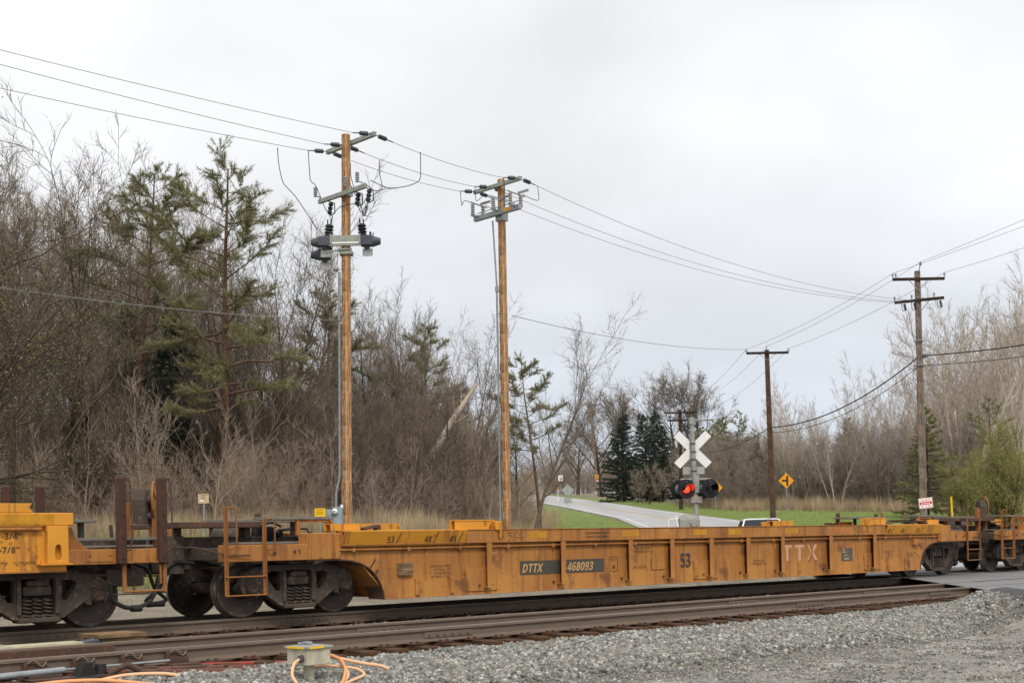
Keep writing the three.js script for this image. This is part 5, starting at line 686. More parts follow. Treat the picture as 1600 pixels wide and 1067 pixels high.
const camRight = V(cP, 0, sP), camBack = V(-sP, 0, cP);
function armed(P, px, py, Z, half, mat, dir = camRight, y2 = 0) { const c = P.on(hy(px, py, Z)), a = c.clone().addScaledVector(dir, -half).addScaledVector(camBack, 0.17), b = c.clone().addScaledVector(dir, half).addScaledVector(camBack, 0.17); part(P.t, 'crossarm', bar(a, b, 0.1, 0.13, camBack), mat); return [a, b, c]; }
{ // weathered poles along the road
  let Z = 62, P = poleThing('weathered grey pole with two dark crossarms, a red and white sign at its foot', at(1444, 795, Z), at(1434, 424, Z), 0.18, 0.135, M.oldpole), t = P.t;
  const [a, b, c] = armed(P, 1435, 437, Z, 1.2, M.darkarm), [d, e] = armed(P, 1436, 470, Z, 1.12, M.darkarm, V(cP, 0, sP).addScaledVector(camBack, 0.55).normalize());
  part(t, 'arm_brace', [bar(a.clone().lerp(b, 0.3), off(c.clone().addScaledVector(camBack, 0.17), 0, -0.55, 0), 0.03, 0.03, camBack), bar(a.clone().lerp(b, 0.7), off(c.clone().addScaledVector(camBack, 0.17), 0, -0.55, 0), 0.03, 0.03, camBack), bar(d.clone().lerp(e, 0.72), P.on(hy(1436, 490, Z)).addScaledVector(camBack, 0.17), 0.03, 0.03, camBack)], M.galv);
  const pinAt = (p) => part(t, 'pin_insulator', [rod(off(p, 0, 0.05, 0), off(p, 0, 0.2, 0), 0.02, 0.02, 6), ...discs(off(p, 0, 0.14, 0), off(p, 0, 0.28, 0), 0.06, 2)], M.porcelain); pinAt(a); pinAt(b); pinAt(a.clone().lerp(b, 0.06)); pinAt(d); pinAt(d.clone().lerp(e, 0.35)); pinAt(d.clone().lerp(e, 0.8));
  part(t, 'top_pin', [rod(c, off(c.clone().addScaledVector(camRight, 0.15), 0, 0.75, 0), 0.02, 0.02, 6), ...discs(off(c.clone().addScaledVector(camRight, 0.15), 0, 0.65, 0), off(c.clone().addScaledVector(camRight, 0.15), 0, 0.82, 0), 0.06, 2)], M.insul);
  for (const k of [0.2, 0.4, 0.92]) { const q = d.clone().lerp(e, k); part(t, 'fuse_cutout', [...discs(off(q, 0, -0.1, 0), off(q.clone().addScaledVector(camRight, 0.06), 0, -0.42, 0), 0.07, 3), bent([off(q.clone().addScaledVector(camRight, -0.14), 0, -0.08, 0), off(q.clone().addScaledVector(camRight, -0.1), 0, -0.4, 0), off(q, 0, -0.46, 0)], 0.015)], M.insuldark); }
  part(t, 'cable_clamp', [bx(-0.16, 0.16, -0.09, 0.09, -0.16, 0.16, 0.02).translate(...P.on(hy(1438, 556, Z)).addScaledVector(camRight, 0.22).toArray()), bx(-0.2, 0.2, -0.02, 0.02, -0.2, 0.2, 0.006).translate(...P.on(hy(1438, 533, Z)).toArray()), bx(-0.2, 0.2, -0.03, 0.03, -0.2, 0.2, 0.006).translate(...P.on(hy(1439, 571, Z)).toArray())], M.galv);
  part(t, 'guard_moulding', rod(P.on(hy(1436, 600, Z)).addScaledVector(camRight, -0.155).addScaledVector(camBack, 0.05), P.on(hy(1439, 790, Z)).addScaledVector(camRight, -0.165).addScaledVector(camBack, 0.05), 0.035, 0.035, 6), M.oldpole);
  ends.c = { a: P.w(off(a, 0, 0.28, 0)), b: P.w(off(b, 0, 0.28, 0)), top: P.w(off(c.clone().addScaledVector(camRight, 0.15), 0, 0.82, 0)), d: P.w(d), e: P.w(e), m: P.w(d.clone().lerp(e, 0.4)), cable: P.w(P.on(hy(1438, 556, Z))), cable2: P.w(P.on(hy(1439, 571, Z))) };
  Z = 75; P = poleThing('brown pole with one plain crossarm, standing left of the diamond warning sign', at(1208, 795, Z), at(1198.5, 547, Z), 0.17, 0.13, std({ map: T.oldpole, color: 0xb49a8a, roughness: 0.9 })); { const [a, b, c] = armed(P, 1199, 552, Z, 1.18, M.darkarm); part(P.t, 'arm_brace', [bar(a.clone().lerp(b, 0.27), off(c.clone().addScaledVector(camBack, 0.15), 0, -0.42, 0), 0.03, 0.03, camBack), bar(a.clone().lerp(b, 0.73), off(c.clone().addScaledVector(camBack, 0.15), 0, -0.42, 0), 0.03, 0.03, camBack)], M.galv); part(P.t, 'pin_insulator', [a, b].flatMap(p => discs(off(p, 0, 0.05, 0), off(p, 0, 0.22, 0), 0.06, 2)), M.porcelain); part(P.t, 'top_pin', rod(c, off(c, 0, 0.4, 0), 0.02, 0.02, 6), M.insul); ends.d = { a: P.w(off(a, 0, 0.22, 0)), b: P.w(off(b, 0, 0.22, 0)), top: P.w(off(c, 0, 0.4, 0)), cable: P.w(P.on(hy(1203, 668, Z))), cable2: P.w(P.on(hy(1203, 676, Z))) }; }
  Z = 110; P = poleThing('brown pole with two crossarms rising behind the railway crossing signal', at(1064.5, 795, Z), at(1063, 640, Z), 0.17, 0.13, std({ map: T.oldpole, color: 0x90786c, roughness: 0.9 })); { const [a, b, c] = armed(P, 1063, 645, Z, 1.3, M.darkarm), [d] = armed(P, 1063, 657, Z, 1.1, M.darkarm); ends.e = { a: P.w(a), b: P.w(b), top: P.w(off(c, 0, 0.4, 0)), cable: P.w(P.on(hy(1063, 700, Z))) }; }
  Z = 175; P = poleThing('leaning pole beside the bend with an amber and a pink sign on it', at(935, 768, Z), at(923, 650, Z), 0.16, 0.12, M.oldpole); { const [a, b] = armed(P, 924, 664, Z, 1.1, M.arm); const q = P.on(hy(926, 676, Z)); part(P.t, 'lamp_arm', bent([q, off(q.clone().addScaledVector(camRight, -0.9), 0, 0.2, 0)], 0.03), M.galv); const s1 = P.on(hy(931, 745, Z)).addScaledVector(camBack, 0.2), s2 = P.on(hy(933, 752, Z)).addScaledVector(camBack, 0.2);
    const plate = (p, w, h, m, n) => { const e = new THREE.Mesh(new THREE.BoxGeometry(w, h, 0.02), m); e.name = n; e.position.copy(p); e.rotation.y = -PHI; P.t.add(e); return e; }; const y = plate(s1, 0.46, 0.5, M.amber, 'amber_sign'); const k = new THREE.Mesh(new THREE.BoxGeometry(0.26, 0.12, 0.01), M.ink); k.name = 'arrow_mark'; k.position.set(0, 0, 0.017); y.add(k); plate(s2, 0.36, 0.36, std({ color: 0xe0a0a4 }), 'pink_sign'); ends.f = { a: P.w(a), b: P.w(b) }; }
}
{
  const L = (s, z) => ends.a.find(q => q[0] === s && q[1] === z)[2], B = (s, z) => ends.b.find(q => q[0] === s && q[1] === z)[2], beyond = (a, b, k) => a.clone().lerp(b, k);
  const g1 = 'lines leaving the first tan pole to the left'; [[1.18, 0, 71, 33.4], [-0.32, 0, 94, 34.5], [-1.2, 0, 131, 35.2]].forEach(([z, px, py, Z]) => wire('thin line running from the crossarm of the pole with reclosers over the pine', g1, L(-1, z), beyond(L(-1, z), at(px, py, Z), 1.6), 0.12));
  [[1.18, 1.15], [-0.32, -0.35], [-1.2, -1.15]].forEach(([p, q]) => wire('thin line strung between the two tan poles', 'lines between the two tan poles', L(1, p), B(-1, q), 0.1));
  [[1.15, ends.c.m], [-0.35, ends.c.d.clone().lerp(ends.c.m, 0.4)], [-1.15, ends.c.d]].forEach(([q, e]) => wire('thin line sagging from the second tan pole to the weathered pole by the road', 'lines from the tan poles to the road poles', B(1, q), e, 0.75));
  wire('long line crossing the sky from the second tan pole to the plain brown pole', null, at(800, 493, 48), ends.d.a, 0.35, 0.012);
  wire('pale service line crossing the left woods to the first tan pole', null, beyond(at(533, 501, 42), at(0, 437, 34), 1.4), at(533, 501, 42), 0.25, 0.011, M.wire);
  [['a', 1600, 352, 57], ['top', 1600, 342, 57], ['b', 1600, 386, 58]].forEach(([k, px, py, Z]) => wire('line rising from the weathered pole over the pale treetops', 'lines passing over the right woods', ends.c[k], beyond(ends.c[k], at(px, py, Z), 1.5), 0.05));
  for (const k of ['a', 'top', 'b']) { wire('line between the weathered pole and the plain brown pole', 'lines along the road poles', ends.c[k], ends.d[k], 0.25); wire('line dropping from the plain brown pole towards the pole behind the signal', 'lines beyond the plain brown pole', ends.d[k], ends.e[k], 0.7); }
  wire('thick black cable sagging between the weathered pole and the plain brown pole', null, ends.c.cable, ends.d.cable, 0.75, 0.032, M.cable, 'cable'); wire('thinner cable below the thick one between the same two road poles', null, ends.c.cable2, ends.d.cable2, 0.75, 0.016, M.cable, 'cable');
  wire('black cable falling from the plain brown pole towards the crossing signal', null, ends.d.cable, ends.e.cable, 0.8, 0.026, M.cable, 'cable');
  wire('thick black cable leaving the weathered pole over the yellow-green shrub', null, ends.c.cable, beyond(ends.c.cable, at(1600, 535, 58), 1.5), 0.12, 0.03, M.cable, 'cable'); wire('thinner cable leaving the weathered pole just below the thick one', null, ends.c.cable2, beyond(ends.c.cable2, at(1600, 553, 58), 1.5), 0.12, 0.016, M.cable, 'cable');
  wire('pale wire looping from the leaning pole across the dark spruces', 'wires before the spruces', ends.f.b, ends.e.a, 2.2, 0.02, M.galv); wire('pale wire looping from the leaning pole across the dark spruces', 'wires before the spruces', ends.f.a, ends.e.a, 3.2, 0.02, M.galv);
}
// ---------------------------------------------------------------- meter box and small signs by the first pole
{
  const Z = 41.2, p = at(521, 806, Z), t = thing('meter_cabinet', 'grey electric meter cabinet with a round meter, at the foot of a tan pole', 'meter box', [p.x, p.y, p.z], -PHI);
  part(t, 'cabinet', bx(-0.03, 0.27, -0.29, 0.27, -0.1, 0.1, 0.012), M.meter); part(t, 'side_box', bx(-0.22, -0.045, -0.29, 0.2, -0.08, 0.1, 0.012), M.meter); part(t, 'meter_socket', rod([0.06, 0.13, 0.1], [0.06, 0.13, 0.16], 0.1, 0.095, 18), M.galv); part(t, 'meter_glass', [new THREE.SphereGeometry(0.088, 18, 10).scale(1, 1, 0.8).translate(0.06, 0.13, 0.16)], M.white); part(t, 'meter_dial', bx(0.02, 0.08, 0.12, 0.15, 0.225, 0.235, 0), M.ink);
  part(t, 'tag', bx(0.23, 0.31, 0.24, 0.34, 0.1, 0.108, 0), M.white); part(t, 'support_post', [rod([0.1, -p.y + H(p.x, p.z) - 0.1, -0.05], [0.1, -0.28, -0.05], 0.045, 0.045, 8), rod([-0.15, -p.y + H(p.x, p.z) - 0.1, -0.05], [-0.15, -0.28, -0.05], 0.035, 0.035, 8)], M.galv); part(t, 'door_seam', bx(-0.02, 0.26, -0.02, -0.012, 0.1, 0.104, 0), M.galv);
}
function sign(name, label, px, py, Z, w, h, mat, back, opt = {}) {  // a plate on a post, turned as given
  const c = at(px, py, Z), gy = H(c.x, c.z), t = thing(name, label, opt.cat || 'sign', [c.x, gy, c.z], -PHI + (opt.turn || 0), opt.group), y = c.y - gy;
  const pl = part(t, 'plate', opt.diamond ? spin(bx(-w / 2, w / 2, -h / 2, h / 2, -0.004, 0.004, 0), 0, 0, Math.PI / 4).translate(0, y, 0.03) : spin(bx(-w / 2, w / 2, -h / 2, h / 2, -0.004, 0.004, 0), 0, 0, opt.tilt || 0).translate(0, y, 0.03), mat);
  part(t, 'post', [bx(-0.022, 0.022, -0.2, y + (opt.diamond ? w * 0.6 : h / 2) * (opt.front ? -0.2 : 0.9), -0.012, 0.012, 0.004)].map(g => opt.lean ? g.applyMatrix4(new THREE.Matrix4().makeShear(0, 0, opt.lean, 0, 0, 0)).translate(-opt.lean * y, 0, 0) : g), opt.post || M.galv);
  return { t, y, pl };
}
{
  const s = sign('warning_sign', 'amber diamond sign with a black side-road symbol right of the plain brown pole', 1229, 751, 92, 0.76, 0.76, M.amber, 0, { diamond: true, front: true });
  part(s.t, 'side_road_symbol', [bx(0.0, 0.13, s.y - 0.34, s.y + 0.34, 0.034, 0.04, 0), bx(-0.3, 0.0, s.y - 0.06, s.y + 0.07, 0.034, 0.04, 0)], M.ink);
  sign('warning_sign', 'amber diamond sign mostly hidden behind the right lamp of the crossing signal', 1118.5, 762, 100, 0.76, 0.76, M.amber, 0, { diamond: true, front: true });
  const b = sign('warning_sign', 'bare grey back of a diamond sign with a small plate under it, beside the road', 887, 766, 113, 0.76, 0.76, M.signback, 0, { diamond: true }); part(b.t, 'lower_plate', bx(-0.32, 0.32, b.y - 1.1, b.y - 0.62, 0.025, 0.033, 0), M.signback); part(b.t, 'brace', bx(-0.02, 0.02, b.y - 0.5, b.y + 0.4, 0.035, 0.05, 0), M.galv);
  const b2 = sign('warning_sign', 'grey back of a diamond sign half hidden by twigs beside the left woods', 840, 770, 113, 0.74, 0.74, M.signback, 0, { diamond: true, turn: 0.2 }); part(b2.t, 'lower_plate', bx(-0.32, 0.32, b2.y - 1.1, b2.y - 0.62, 0.025, 0.033, 0), M.signback);
  const sp = sign('speed_sign', 'small white speed limit sign on the far verge of the road', 876, 747, 150, 0.5, 0.62, M.white, 0, { front: true }); part(sp.t, 'figures', [bx(-0.12, -0.02, sp.y - 0.17, sp.y + 0.0, 0.034, 0.038, 0), bx(0.03, 0.13, sp.y - 0.17, sp.y + 0.0, 0.034, 0.038, 0), bx(-0.13, 0.13, sp.y + 0.12, sp.y + 0.18, 0.034, 0.038, 0)], M.ink);
  sign('utility_marker', 'thin orange and white marker post by the far verge', 872, 762, 148, 0.1, 0.5, std({ color: 0xe06a28, roughness: 0.6 }), 0, { front: true, cat: 'marker post', post: M.white });
  const tr = sign('trespass_sign', 'small faded sign on a thin post in front of the woods, left of the ladder', 317.5, 779, 40, 0.33, 0.29, std({ map: T.sheet, color: 0xe8cfa8, roughness: 0.6 }), 0, { front: true }); part(tr.t, 'faded_print', [bx(-0.08, 0.12, tr.y + 0.08, tr.y + 0.12, 0.034, 0.037, 0), bx(-0.06, 0.06, tr.y + 0.0, tr.y + 0.045, 0.034, 0.037, 0)], std({ color: 0xb0957a })); part(tr.t, 'white_print', bx(-0.1, 0.01, tr.y - 0.09, tr.y - 0.04, 0.034, 0.037, 0), M.white);
  const ys = sign('utility_marker', 'yellow rectangular sign left of the meter cabinet', 500, 801, 41, 0.34, 0.26, M.yellow, 0, { front: true, post: M.galv }); part(ys.t, 'print', [0.06, 0.0, -0.05].map(d => bx(-0.12, 0.1, ys.y + d, ys.y + d + 0.02, 0.034, 0.037, 0)), std({ color: 0x9a8418 }));
  const paving = lettering(320, 256, (g) => { g.fillStyle = '#ffffff'; g.fillRect(0, 0, 320, 256); g.strokeStyle = '#c81a30'; g.lineWidth = 8; g.strokeRect(10, 10, 300, 236); g.fillStyle = '#c81a30'; g.fillRect(18, 92, 284, 78); g.font = 'bold 52px sans-serif'; g.textAlign = 'center'; for (let i = 0; i < 9; i++) g.fillRect(40 + i * 27, 34, 8 + (i % 3) * 6, 42); g.fillStyle = '#fff'; g.fillText('& Paving', 160, 150, 240); g.fillStyle = '#c81a30'; for (let i = 0; i < 10; i++) if (i !== 3 && i !== 6) g.fillRect(36 + i * 25, 186, 10 + (i % 2) * 6, 40); });
  const pv = sign('yard_sign', 'tilted red and white paving advertisement fixed low on the weathered pole', 1447, 786, 60, 0.62, 0.46, M.white, 0, { front: true, tilt: 0.1 }); const dq = decal(pv.t, 'print', paving, -0.3, 0.3, -0.22, 0.22, 0); dq.position.set(0, pv.y, 0.037); dq.rotation.z = 0.1;
  const ym = at(1489.5, 783, 50), g0 = H(ym.x, ym.z); solo('utility_marker', [bar(V(ym.x, g0 - 0.1, ym.z), V(ym.x, g0 + 0.9, ym.z), 0.05, 0.05), bar(V(ym.x, g0 + 0.9, ym.z), at(1487, 776, 50), 0.05, 0.05)], M.yellow, 'thin yellow marker post behind the coupled car ends', 'marker post');
}
// ---------------------------------------------------------------- crossing signal
{
  const Z = 37, b = at(1089, 815, Z), gy = H(b.x, b.z) , t = thing('crossing_signal', 'railway crossing signal with white crossbuck and two pairs of round black lamps, one glowing red', 'crossing signal', [b.x, gy, b.z], -PHI);
  const yy = py => hy(1086, py, Z) - gy, lean = -0.012, X = y => (y - yy(815)) * -0.03;
  part(t, 'mast', [rod([X(0), 0, 0], [X(yy(653)), yy(653), 0], 0.075, 0.062, 16), rod([X(0), 0, 0], [X(0.3), 0.3, 0], 0.12, 0.09, 12)], M.arm);
  part(t, 'top_arm', [rod([X(yy(657)), yy(657), 0], [X(yy(657)) + 0.62, yy(657) + 0.02, 0], 0.035, 0.025, 10), rod([X(yy(657)), yy(663), 0], [X(yy(657)), yy(652), 0], 0.085, 0.085, 14)], M.arm);
  const cy = yy(702), cx = X(cy); for (const s of [-1, 1]) part(t, 'crossbuck_blade', spin(bx(-0.62, 0.62, -0.115, 0.115, -0.006, 0.006, 0), 0, 0, s * Math.PI / 4).translate(cx, cy, -0.09 + s * 0.008), M.white);
  part(t, 'track_count_plate', bx(X(yy(735)) - 0.3, X(yy(735)) + 0.3, yy(740.5), yy(729), -0.096, -0.084, 0), M.signback); part(t, 'back_plate', bx(cx - 0.07, cx + 0.07, yy(775), yy(690), -0.08, -0.07, 0), M.signback);
  part(t, 'band', [693, 706, 718, 736].map(p => rod([X(yy(p)), yy(p) - 0.012, 0], [X(yy(p)), yy(p) + 0.012, 0], 0.085, 0.085, 14)), M.rust);
  part(t, 'lamp_arm', [rod([-0.42, yy(749), -0.02], [0.42, yy(749), -0.02], 0.03, 0.03, 8), bx(-0.16, 0.16, yy(786), yy(776), -0.1, 0.1, 0.012), rod([0, yy(770), 0], [0, yy(742), 0], 0.1, 0.1, 12)], M.arm);
  M.lampBlack = std({ color: 0x16171a, roughness: 0.55 }); const glow = std({ color: 0x5a0a06, emissive: 0xff3a22, emissiveIntensity: 2, roughness: 0.3 }), dull = std({ color: 0x2a0806, roughness: 0.2 });
  for (const [px, lit] of [[1066.5, true], [1104, false]]) {
    const L = new THREE.Group(); L.name = 'flashing_lamp'; L.position.set((px - 1087.5) / 56.5, yy(764), 0); L.rotation.y = 0.36; t.add(L);
    for (const s of [1, -1]) {
      const z = s * 0.21, disc = part(L, 'background_disc', [new THREE.TorusGeometry(0.195, 0.075, 6, 40).scale(1, 1, 0.12).translate(0, 0, z), rod([0, 0, z - 0.008], [0, 0, z + 0.008], 0.262, 0.262, 40)], M.lampBlack);
      part(L, 'lens', rod([0, 0, z + s * 0.009], [0, 0, z + s * 0.03], 0.108, 0.1, 28), lit && s > 0 ? glow : dull);
      const hood = []; for (let i = 0; i <= 14; i++) { const a = -0.35 + (Math.PI + 0.7) * i / 14; hood.push([Math.cos(a) * 0.125, Math.sin(a) * 0.125, a]); }
      const w = new THREE.CylinderGeometry(0.128, 0.124, 0.3, 24, 1, true, -Math.PI / 2 - 0.35, Math.PI + 0.7); w.rotateX(Math.PI / 2); w.rotateZ(Math.PI / 2 + Math.PI / 2); const q = w.attributes.position; for (let i = 0; i < q.count; i++) { const front = q.getZ(i) > 0 ? 1 : 0, yv = q.getY(i); if (front) q.setZ(i, -0.15 + 0.12 + 0.2 * clamp((yv + 0.1) / 0.22)); } w.computeVertexNormals(); if (s < 0) w.rotateY(Math.PI); w.translate(0, 0, z + s * 0.15);
      part(L, 'hood', w, M.lampBlack); part(L, 'bolt', [rod([0, 0.2, z], [0, 0.2, z + s * 0.02], 0.012, 0.012, 6)], M.galv);
    }
    part(L, 'housing', rod([0, 0, -0.2], [0, 0, 0.2], 0.14, 0.14, 20), M.galv);
    if (lit) { const p = new THREE.PointLight(0xff2a1c, 0.25, 6); p.position.set(0.02, 0, 0.27); p.castShadow = true; L.add(p); }
  }
  const my = yy(815); part(t, 'gate_machine', [bx(-0.5, 0.06, my - 0.4, my + 0.09, -0.22, 0.22, 0.04), rod([-0.1, my - 0.03, 0.2], [-0.1, my - 0.03, 0.27], 0.11, 0.11, 16), spin(new THREE.SphereGeometry(0.3, 16, 10, 0, 6.3, 0, 1.57).scale(1, 0.45, 0.7)).translate(-0.22, my + 0.08, 0)], M.arm); part(t, 'gate_bracket', [bar([-0.78, my - 0.3, 0.1], [-0.8, my + 0.07, 0.1], 0.05, 0.03), bar([-0.8, my + 0.07, 0.1], [-0.5, my + 0.1, 0.1], 0.05, 0.03), bar([-0.58, my + 0.16, 0.1], [-0.52, my - 0.2, 0.1], 0.06, 0.05)], M.white);
}
// ---------------------------------------------------------------- white car waiting at the crossing
{
  const Z = 50, c = at(1189, 838, Z), gy = roadY(Z), t = thing('parked_car', 'white car waiting beyond the train, only its roof and windscreen showing', 'car', [c.x, gy, c.z], -PHI - 0.1), h = hy(1189, 809.5, Z) - gy;
  const paintW = new THREE.MeshPhysicalMaterial({ color: 0xf2f4f5, roughness: 0.35, clearcoat: 1, clearcoatRoughness: 0.08 }), glass = std({ color: 0x18202a, roughness: 0.04, metalness: 0.1 }); const k = h / 1.68;
  const loft = (rows) => { const pos = [], idx = [], n = rows[0].length; rows.forEach(r => r.forEach(p => pos.push(...p))); for (let i = 0; i < rows.length - 1; i++) for (let j = 0; j < n - 1; j++) { const a = i * n + j; idx.push(a, a + n, a + 1, a + 1, a + n, a + n + 1); } const g = new THREE.BufferGeometry(); g.setAttribute('position', new THREE.Float32BufferAttribute(pos, 3)); g.setIndex(idx); g.computeVertexNormals(); g.setAttribute('uv', new THREE.Float32BufferAttribute(new Float32Array(pos.length / 3 * 2), 2)); return g; };
  const row = (z, w, y0, y1, r) => { const o = []; for (let i = 0; i <= 12; i++) { const a = Math.PI * i / 12, q = Math.abs(Math.cos(a)) ** 0.35 * Math.sign(Math.cos(a)), s = Math.sin(a) ** 0.35; o.push([-q * w * (1 - r * s), lerp(y0, y1, s), z]); } return o; };
  part(t, 'body', loft([row(2.25, 0.6, 0.35, 0.7, 0.05), row(2.2, 0.85, 0.25, 0.86, 0.05), row(1.2, 0.94, 0.22, 1.04, 0.06), row(0, 0.95, 0.22, 1.06, 0.05), row(-1.6, 0.95, 0.22, 1.08, 0.05), row(-2.2, 0.88, 0.3, 1.02, 0.06), row(-2.26, 0.6, 0.4, 0.8, 0.05)]), paintW);
  part(t, 'roof', loft([row(0.62, 0.62, 1.58 * k, 1.62 * k, 0.06), row(0.35, 0.68, 1.58 * k, 1.67 * k, 0.06), row(-0.6, 0.7, 1.58 * k, 1.68 * k, 0.06), row(-1.6, 0.68, 1.55 * k, 1.64 * k, 0.06), row(-1.85, 0.64, 1.5 * k, 1.56 * k, 0.06)]), paintW);
  part(t, 'windscreen', loft([[[-0.82, 1.03, 1.28], [-0.4, 1.04, 1.4], [0.4, 1.04, 1.4], [0.82, 1.03, 1.28]], [[-0.61, 1.6 * k, 0.62], [-0.3, 1.61 * k, 0.68], [0.3, 1.61 * k, 0.68], [0.61, 1.6 * k, 0.62]]]), glass);
  for (const s of [-1, 1]) { part(t, 'side_window', loft([[[s * 0.88, 1.06, 1.1], [s * 0.9, 1.06, 0], [s * 0.88, 1.06, -1.8]], [[s * 0.655, 1.6 * k, 0.5], [s * 0.675, 1.62 * k, -0.4], [s * 0.655, 1.55 * k, -1.6]]]), glass); part(t, 'windscreen_pillar', bar([s * 0.85, 1.03, 1.27], [s * 0.63, 1.61 * k, 0.6], 0.06, 0.05), paintW); part(t, 'wing_mirror', bx(s * 0.95 - 0.1, s * 0.95 + 0.1, 1.05, 1.2, 0.8, 0.9, 0.03), paintW); part(t, 'headlight', bx(s * 0.68 - 0.16, s * 0.68 + 0.16, 0.68, 0.82, 2.1, 2.22, 0.03), M.galv); for (const z of [1.35, -1.35]) part(t, 'wheel', rod([s * 0.74, 0.33, z], [s * 0.96, 0.33, z], 0.33, 0.33, 24), M.black); }
  part(t, 'rear_window', loft([[[-0.8, 1.08, -2.1], [0.8, 1.08, -2.1]], [[-0.6, 1.54 * k, -1.84], [0.6, 1.54 * k, -1.84]]]), glass);
}
// ---------------------------------------------------------------- trackside gear in the foreground
{
  M.beige = std({ map: T.sheet, color: 0xdcd4bc, roughness: 0.6 });
  const t = thing('junction_box', 'grey track junction box on a post with yellow strips and pale orange cables', 'junction box', [-13.16, 0.05, 7.0], 0.1);
  part(t, 'box', bx(-0.19, 0.19, -0.22, -0.04, -0.2, 0.2, 0.008), M.beige); part(t, 'lid', bx(-0.215, 0.215, -0.04, -0.015, -0.225, 0.225, 0.004), M.arm); part(t, 'post', rod([0, -0.75, 0], [0, -0.22, 0], 0.07, 0.07, 14), M.beige);
  part(t, 'yellow_strip', bx(-0.17, 0.06, -0.039, -0.016, 0.2252, 0.229, 0), M.yellow); part(t, 'yellow_strip', bx(-0.219, -0.2152, -0.039, -0.016, -0.16, 0.16, 0), M.yellow);
  part(t, 'lid_latch', [bx(0.02, 0.12, -0.015, 0.02, -0.16, -0.06, 0.008), rod([-0.06, -0.015, -0.1], [-0.06, 0.02, -0.1], 0.03, 0.03, 10)], M.galv); part(t, 'cable_gland', [rod([-0.19, -0.14, 0.1], [-0.25, -0.15, 0.12], 0.042, 0.042, 12), rod([0.19, -0.12, 0.1], [0.25, -0.13, 0.12], 0.042, 0.042, 12), rod([0.19, -0.12, -0.1], [0.25, -0.12, -0.1], 0.042, 0.042, 12)], M.insul);
  t.scale.set(0.86, 1, 0.86);
  const cb = (label, pts, r, m, g) => solo('cable', pipe(pts, r, 8, 60), m, label, 'cable', g), o = [-13.16, 0.05, 7.0], q = (x, y, z) => [o[0] + x * 0.86, y * 0.94 + 0.045, o[2] + z * 0.86];
  const g3 = 'pale orange cables of the junction box';
  cb('pale orange cable looping down from the left side of the junction box', [q(-0.22, -0.15, 0.12), q(-0.36, -0.2, 0.2), q(-0.44, -0.32, 0.28), q(-0.4, -0.44, 0.4), q(-0.2, -0.5, 0.55), q(0.1, -0.53, 0.7)], 0.019, M.orange);
  cb('pale orange cable curling under the junction box from its right side', [q(0.24, -0.13, 0.12), q(0.36, -0.19, 0.18), q(0.38, -0.3, 0.26), q(0.24, -0.42, 0.4), q(0.0, -0.5, 0.55), q(-0.3, -0.53, 0.7)], 0.019, M.orangeDeep);
  cb('second pale orange cable curling beside the first on the right of the junction box', [q(0.24, -0.12, -0.1), q(0.42, -0.18, 0.0), q(0.48, -0.28, 0.1), q(0.42, -0.38, 0.26), q(0.2, -0.46, 0.42), q(-0.1, -0.5, 0.6)], 0.019, M.orange);
  cb('pale orange cable running straight down from the junction box into the stones', [q(0.26, -0.14, -0.12), q(0.5, -0.2, -0.02), q(0.78, -0.27, 0.08), q(1.0, -0.31, 0.16), q(1.12, -0.36, 0.2)], 0.02, M.orange);
  cb('orange cable end lying on the stones beside the post of the junction box', [q(0.05, -0.3, -0.2), q(0.36, -0.28, -0.1), q(0.62, -0.32, 0.15), q(0.62, -0.38, 0.34), q(0.35, -0.43, 0.42), q(0.0, -0.5, 0.5)], 0.018, M.orange);
  cb('red cable running from the rail to the stones behind the junction box', [[-13.9, -0.2, 5.62], [-13.3, -0.22, 5.75], [-12.6, -0.25, 5.9], [-12.0, -0.27, 6.12], [-11.75, -0.29, 6.2]], 0.022, M.redcable); cb('brown cable lying on the stones left of the junction box', [[-15.2, -0.2, 5.62], [-14.6, -0.21, 5.75], [-14.0, -0.24, 6.0], [-13.3, -0.26, 6.2], [-12.7, -0.3, 6.3]], 0.03, M.browncable); cb('dark red cable crossing just behind the junction box', [[-14.5, -0.19, 5.6], [-13.7, -0.22, 5.9], [-12.9, -0.25, 6.15], [-12.3, -0.27, 6.05]], 0.02, M.browncable);
  cb('orange conduit arching out of the stones at the foot of the rail', [[-16.2, -0.25, 5.95], [-15.6, -0.21, 6.15], [-15.2, -0.22, 6.3], [-14.7, -0.3, 6.55], [-14.2, -0.4, 6.85], [-13.9, -0.5, 7.0]], 0.022, M.orangeDeep); cb('lighter orange conduit arching over the stones left of the junction box', [[-15.3, -0.27, 6.0], [-14.9, -0.2, 6.15], [-14.5, -0.21, 6.3], [-14.1, -0.32, 6.5], [-13.8, -0.44, 6.7]], 0.02, M.orange);
  // rail braces with spring clips
  const cl = z => { const o2 = []; for (let i = 0; i <= 14; i++) { const u = i / 14; o2.push(V(-0.09 + 0.2 * u, -0.055 + 0.035 * Math.sin(u * 6.6), z + 0.04 + 0.03 * Math.sin(u * 3.1))); } return pipe(o2, 0.012, 6, 30); };
  for (const x of [-15.6, -15.06, -14.5, -13.95]) { const b = thing('rail_brace', 'rusty rail brace with a bent spring clip, bolted against the near rail', 'rail brace', [x, 0, 5.4375], 0, 'rail braces on the near rail'); part(b, 'brace_block', [prism([[-0.13, -0.19], [0.15, -0.19], [0.15, -0.11], [0.1, -0.05], [0.1, -0.045], [-0.12, -0.045]], 0.014, 0.09, 0.008), bx(-0.16, 0.2, -0.2, -0.17, 0.02, 0.3, 0.008), bx(-0.1, 0.12, -0.17, -0.1, 0.09, 0.13, 0.01)], M.rust); part(b, 'spring_clip', cl(0.06), M.rail); part(b, 'base_plate', bx(-0.2, 0.28, -0.215, -0.197, -0.2, 0.45, 0.004), M.rust); }
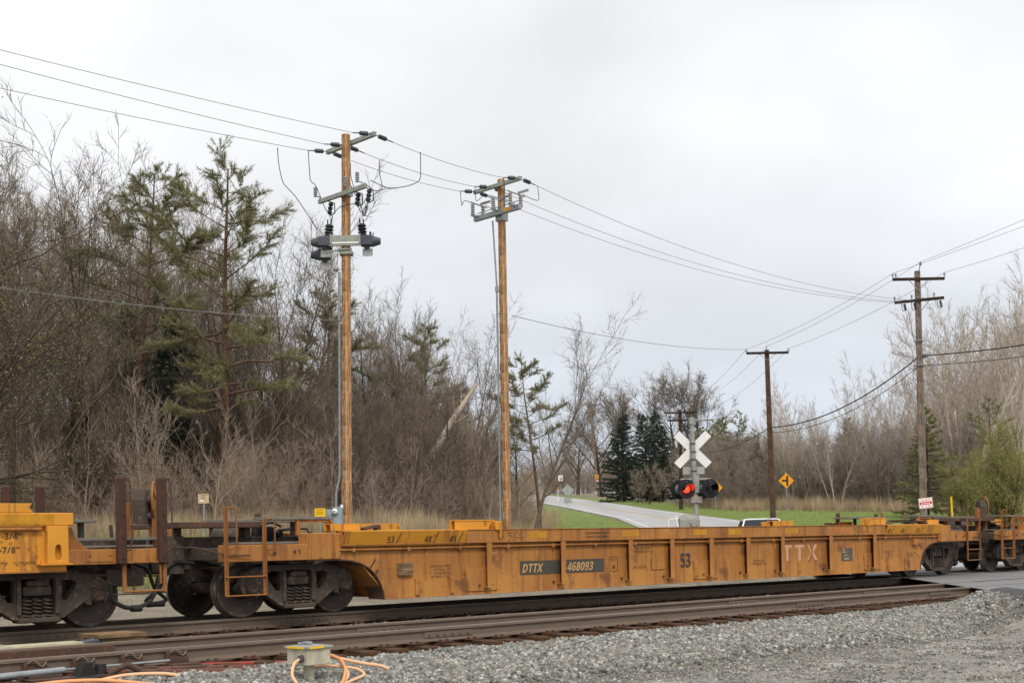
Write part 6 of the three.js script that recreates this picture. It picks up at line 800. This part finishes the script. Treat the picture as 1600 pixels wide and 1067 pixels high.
  const sr = thing('switch_rod', 'grey switch operating rod with a black bracket, lying beside the near rail', 'switch rod', [0, 0, 0]); part(sr, 'rod', [rod([-17.2, -0.165, 5.78], [-15.35, -0.135, 5.66], 0.036, 0.036, 10), rod([-15.35, -0.135, 5.66], [-14.1, -0.13, 5.63], 0.014, 0.014, 8)], M.galv); part(sr, 'bracket', [bx(-15.32, -15.05, -0.25, -0.2, 5.66, 6.0, 0.01), prism([[-15.28, -0.2], [-15.08, -0.2], [-15.12, -0.06], [-15.22, -0.05]], 5.7, 5.86, 0.01), rod([-15.0, -0.2, 5.78], [-15.0, -0.09, 5.78], 0.07, 0.06, 12)], M.black); part(sr, 'crank', [pipe([[-14.95, -0.2, 5.85], [-14.75, -0.12, 5.9], [-14.6, -0.2, 5.95], [-14.4, -0.24, 5.95]], 0.035, 8, 16), bx(-14.9, -13.3, -0.24, -0.215, 5.75, 5.95, 0.008), bx(-16.5, -15.4, -0.25, -0.22, 5.72, 6.0, 0.01)], M.rust);
  // timber covers between the tracks
  for (const [n, l, x0, x1, y0, y1, z0, z1, m] of [['timber_cover', 'long pale plank cover lying beyond the near track at the switch', -16.9, -14.0, -0.16, -0.022, 2.95, 3.25, M.paletimber]]) solo(n, [bx(x0, x1, y0, y1, z0, z1, 0.01), bx(x0, x1, y0 + 0.02, y1 - 0.02, z1 + 0.01, z1 + 0.09, 0.008), bx(-15.2, -14.95, y1, y1 + 0.015, z0 + 0.1, z0 + 0.14, 0.004)], m, l, 'cover');
  const wb = thing('wooden_box', 'low brown wooden box between the tracks with a grey cable plug', 'wooden box', [-13.25, 0, 2.6], 0.04); part(wb, 'lid', bx(-0.36, 0.32, -0.03, 0.02, -0.3, 0.3, 0.006), M.timber); part(wb, 'side', bx(-0.32, 0.29, -0.26, -0.03, -0.26, 0.26, 0.006), M.timber); part(wb, 'cable_plug', [rod([-0.3, -0.06, 0.2], [-0.42, -0.06, 0.2], 0.035, 0.03, 8), rod([-0.42, -0.06, 0.2], [-0.72, -0.09, 0.22], 0.05, 0.03, 10)], M.insul);
  const pt = thing('switch_point', 'tapering rusty switch rail lying against the far rail of the near track', 'switch rail', [0, 0, 0]); part(pt, 'point_rail', prism([[-17, -0.175], [-14.0, -0.175], [-14.0, -0.05], [-14.06, -0.02], [-17, -0.012]], 4.02, 4.12, 0.008), M.rust); part(pt, 'slide_plate', [-16.2, -15.6, -15.0, -14.4].map(x => bx(x - 0.14, x + 0.14, -0.2, -0.18, 3.95, 4.5, 0.004)), M.rust); part(pt, 'heel_bolt', [-16.0, -15.5, -15.1].map(x => rod([x, -0.1, 4.12], [x, -0.1, 4.19], 0.03, 0.03, 8)), M.rust);
}
renderer.render(scene, camera);
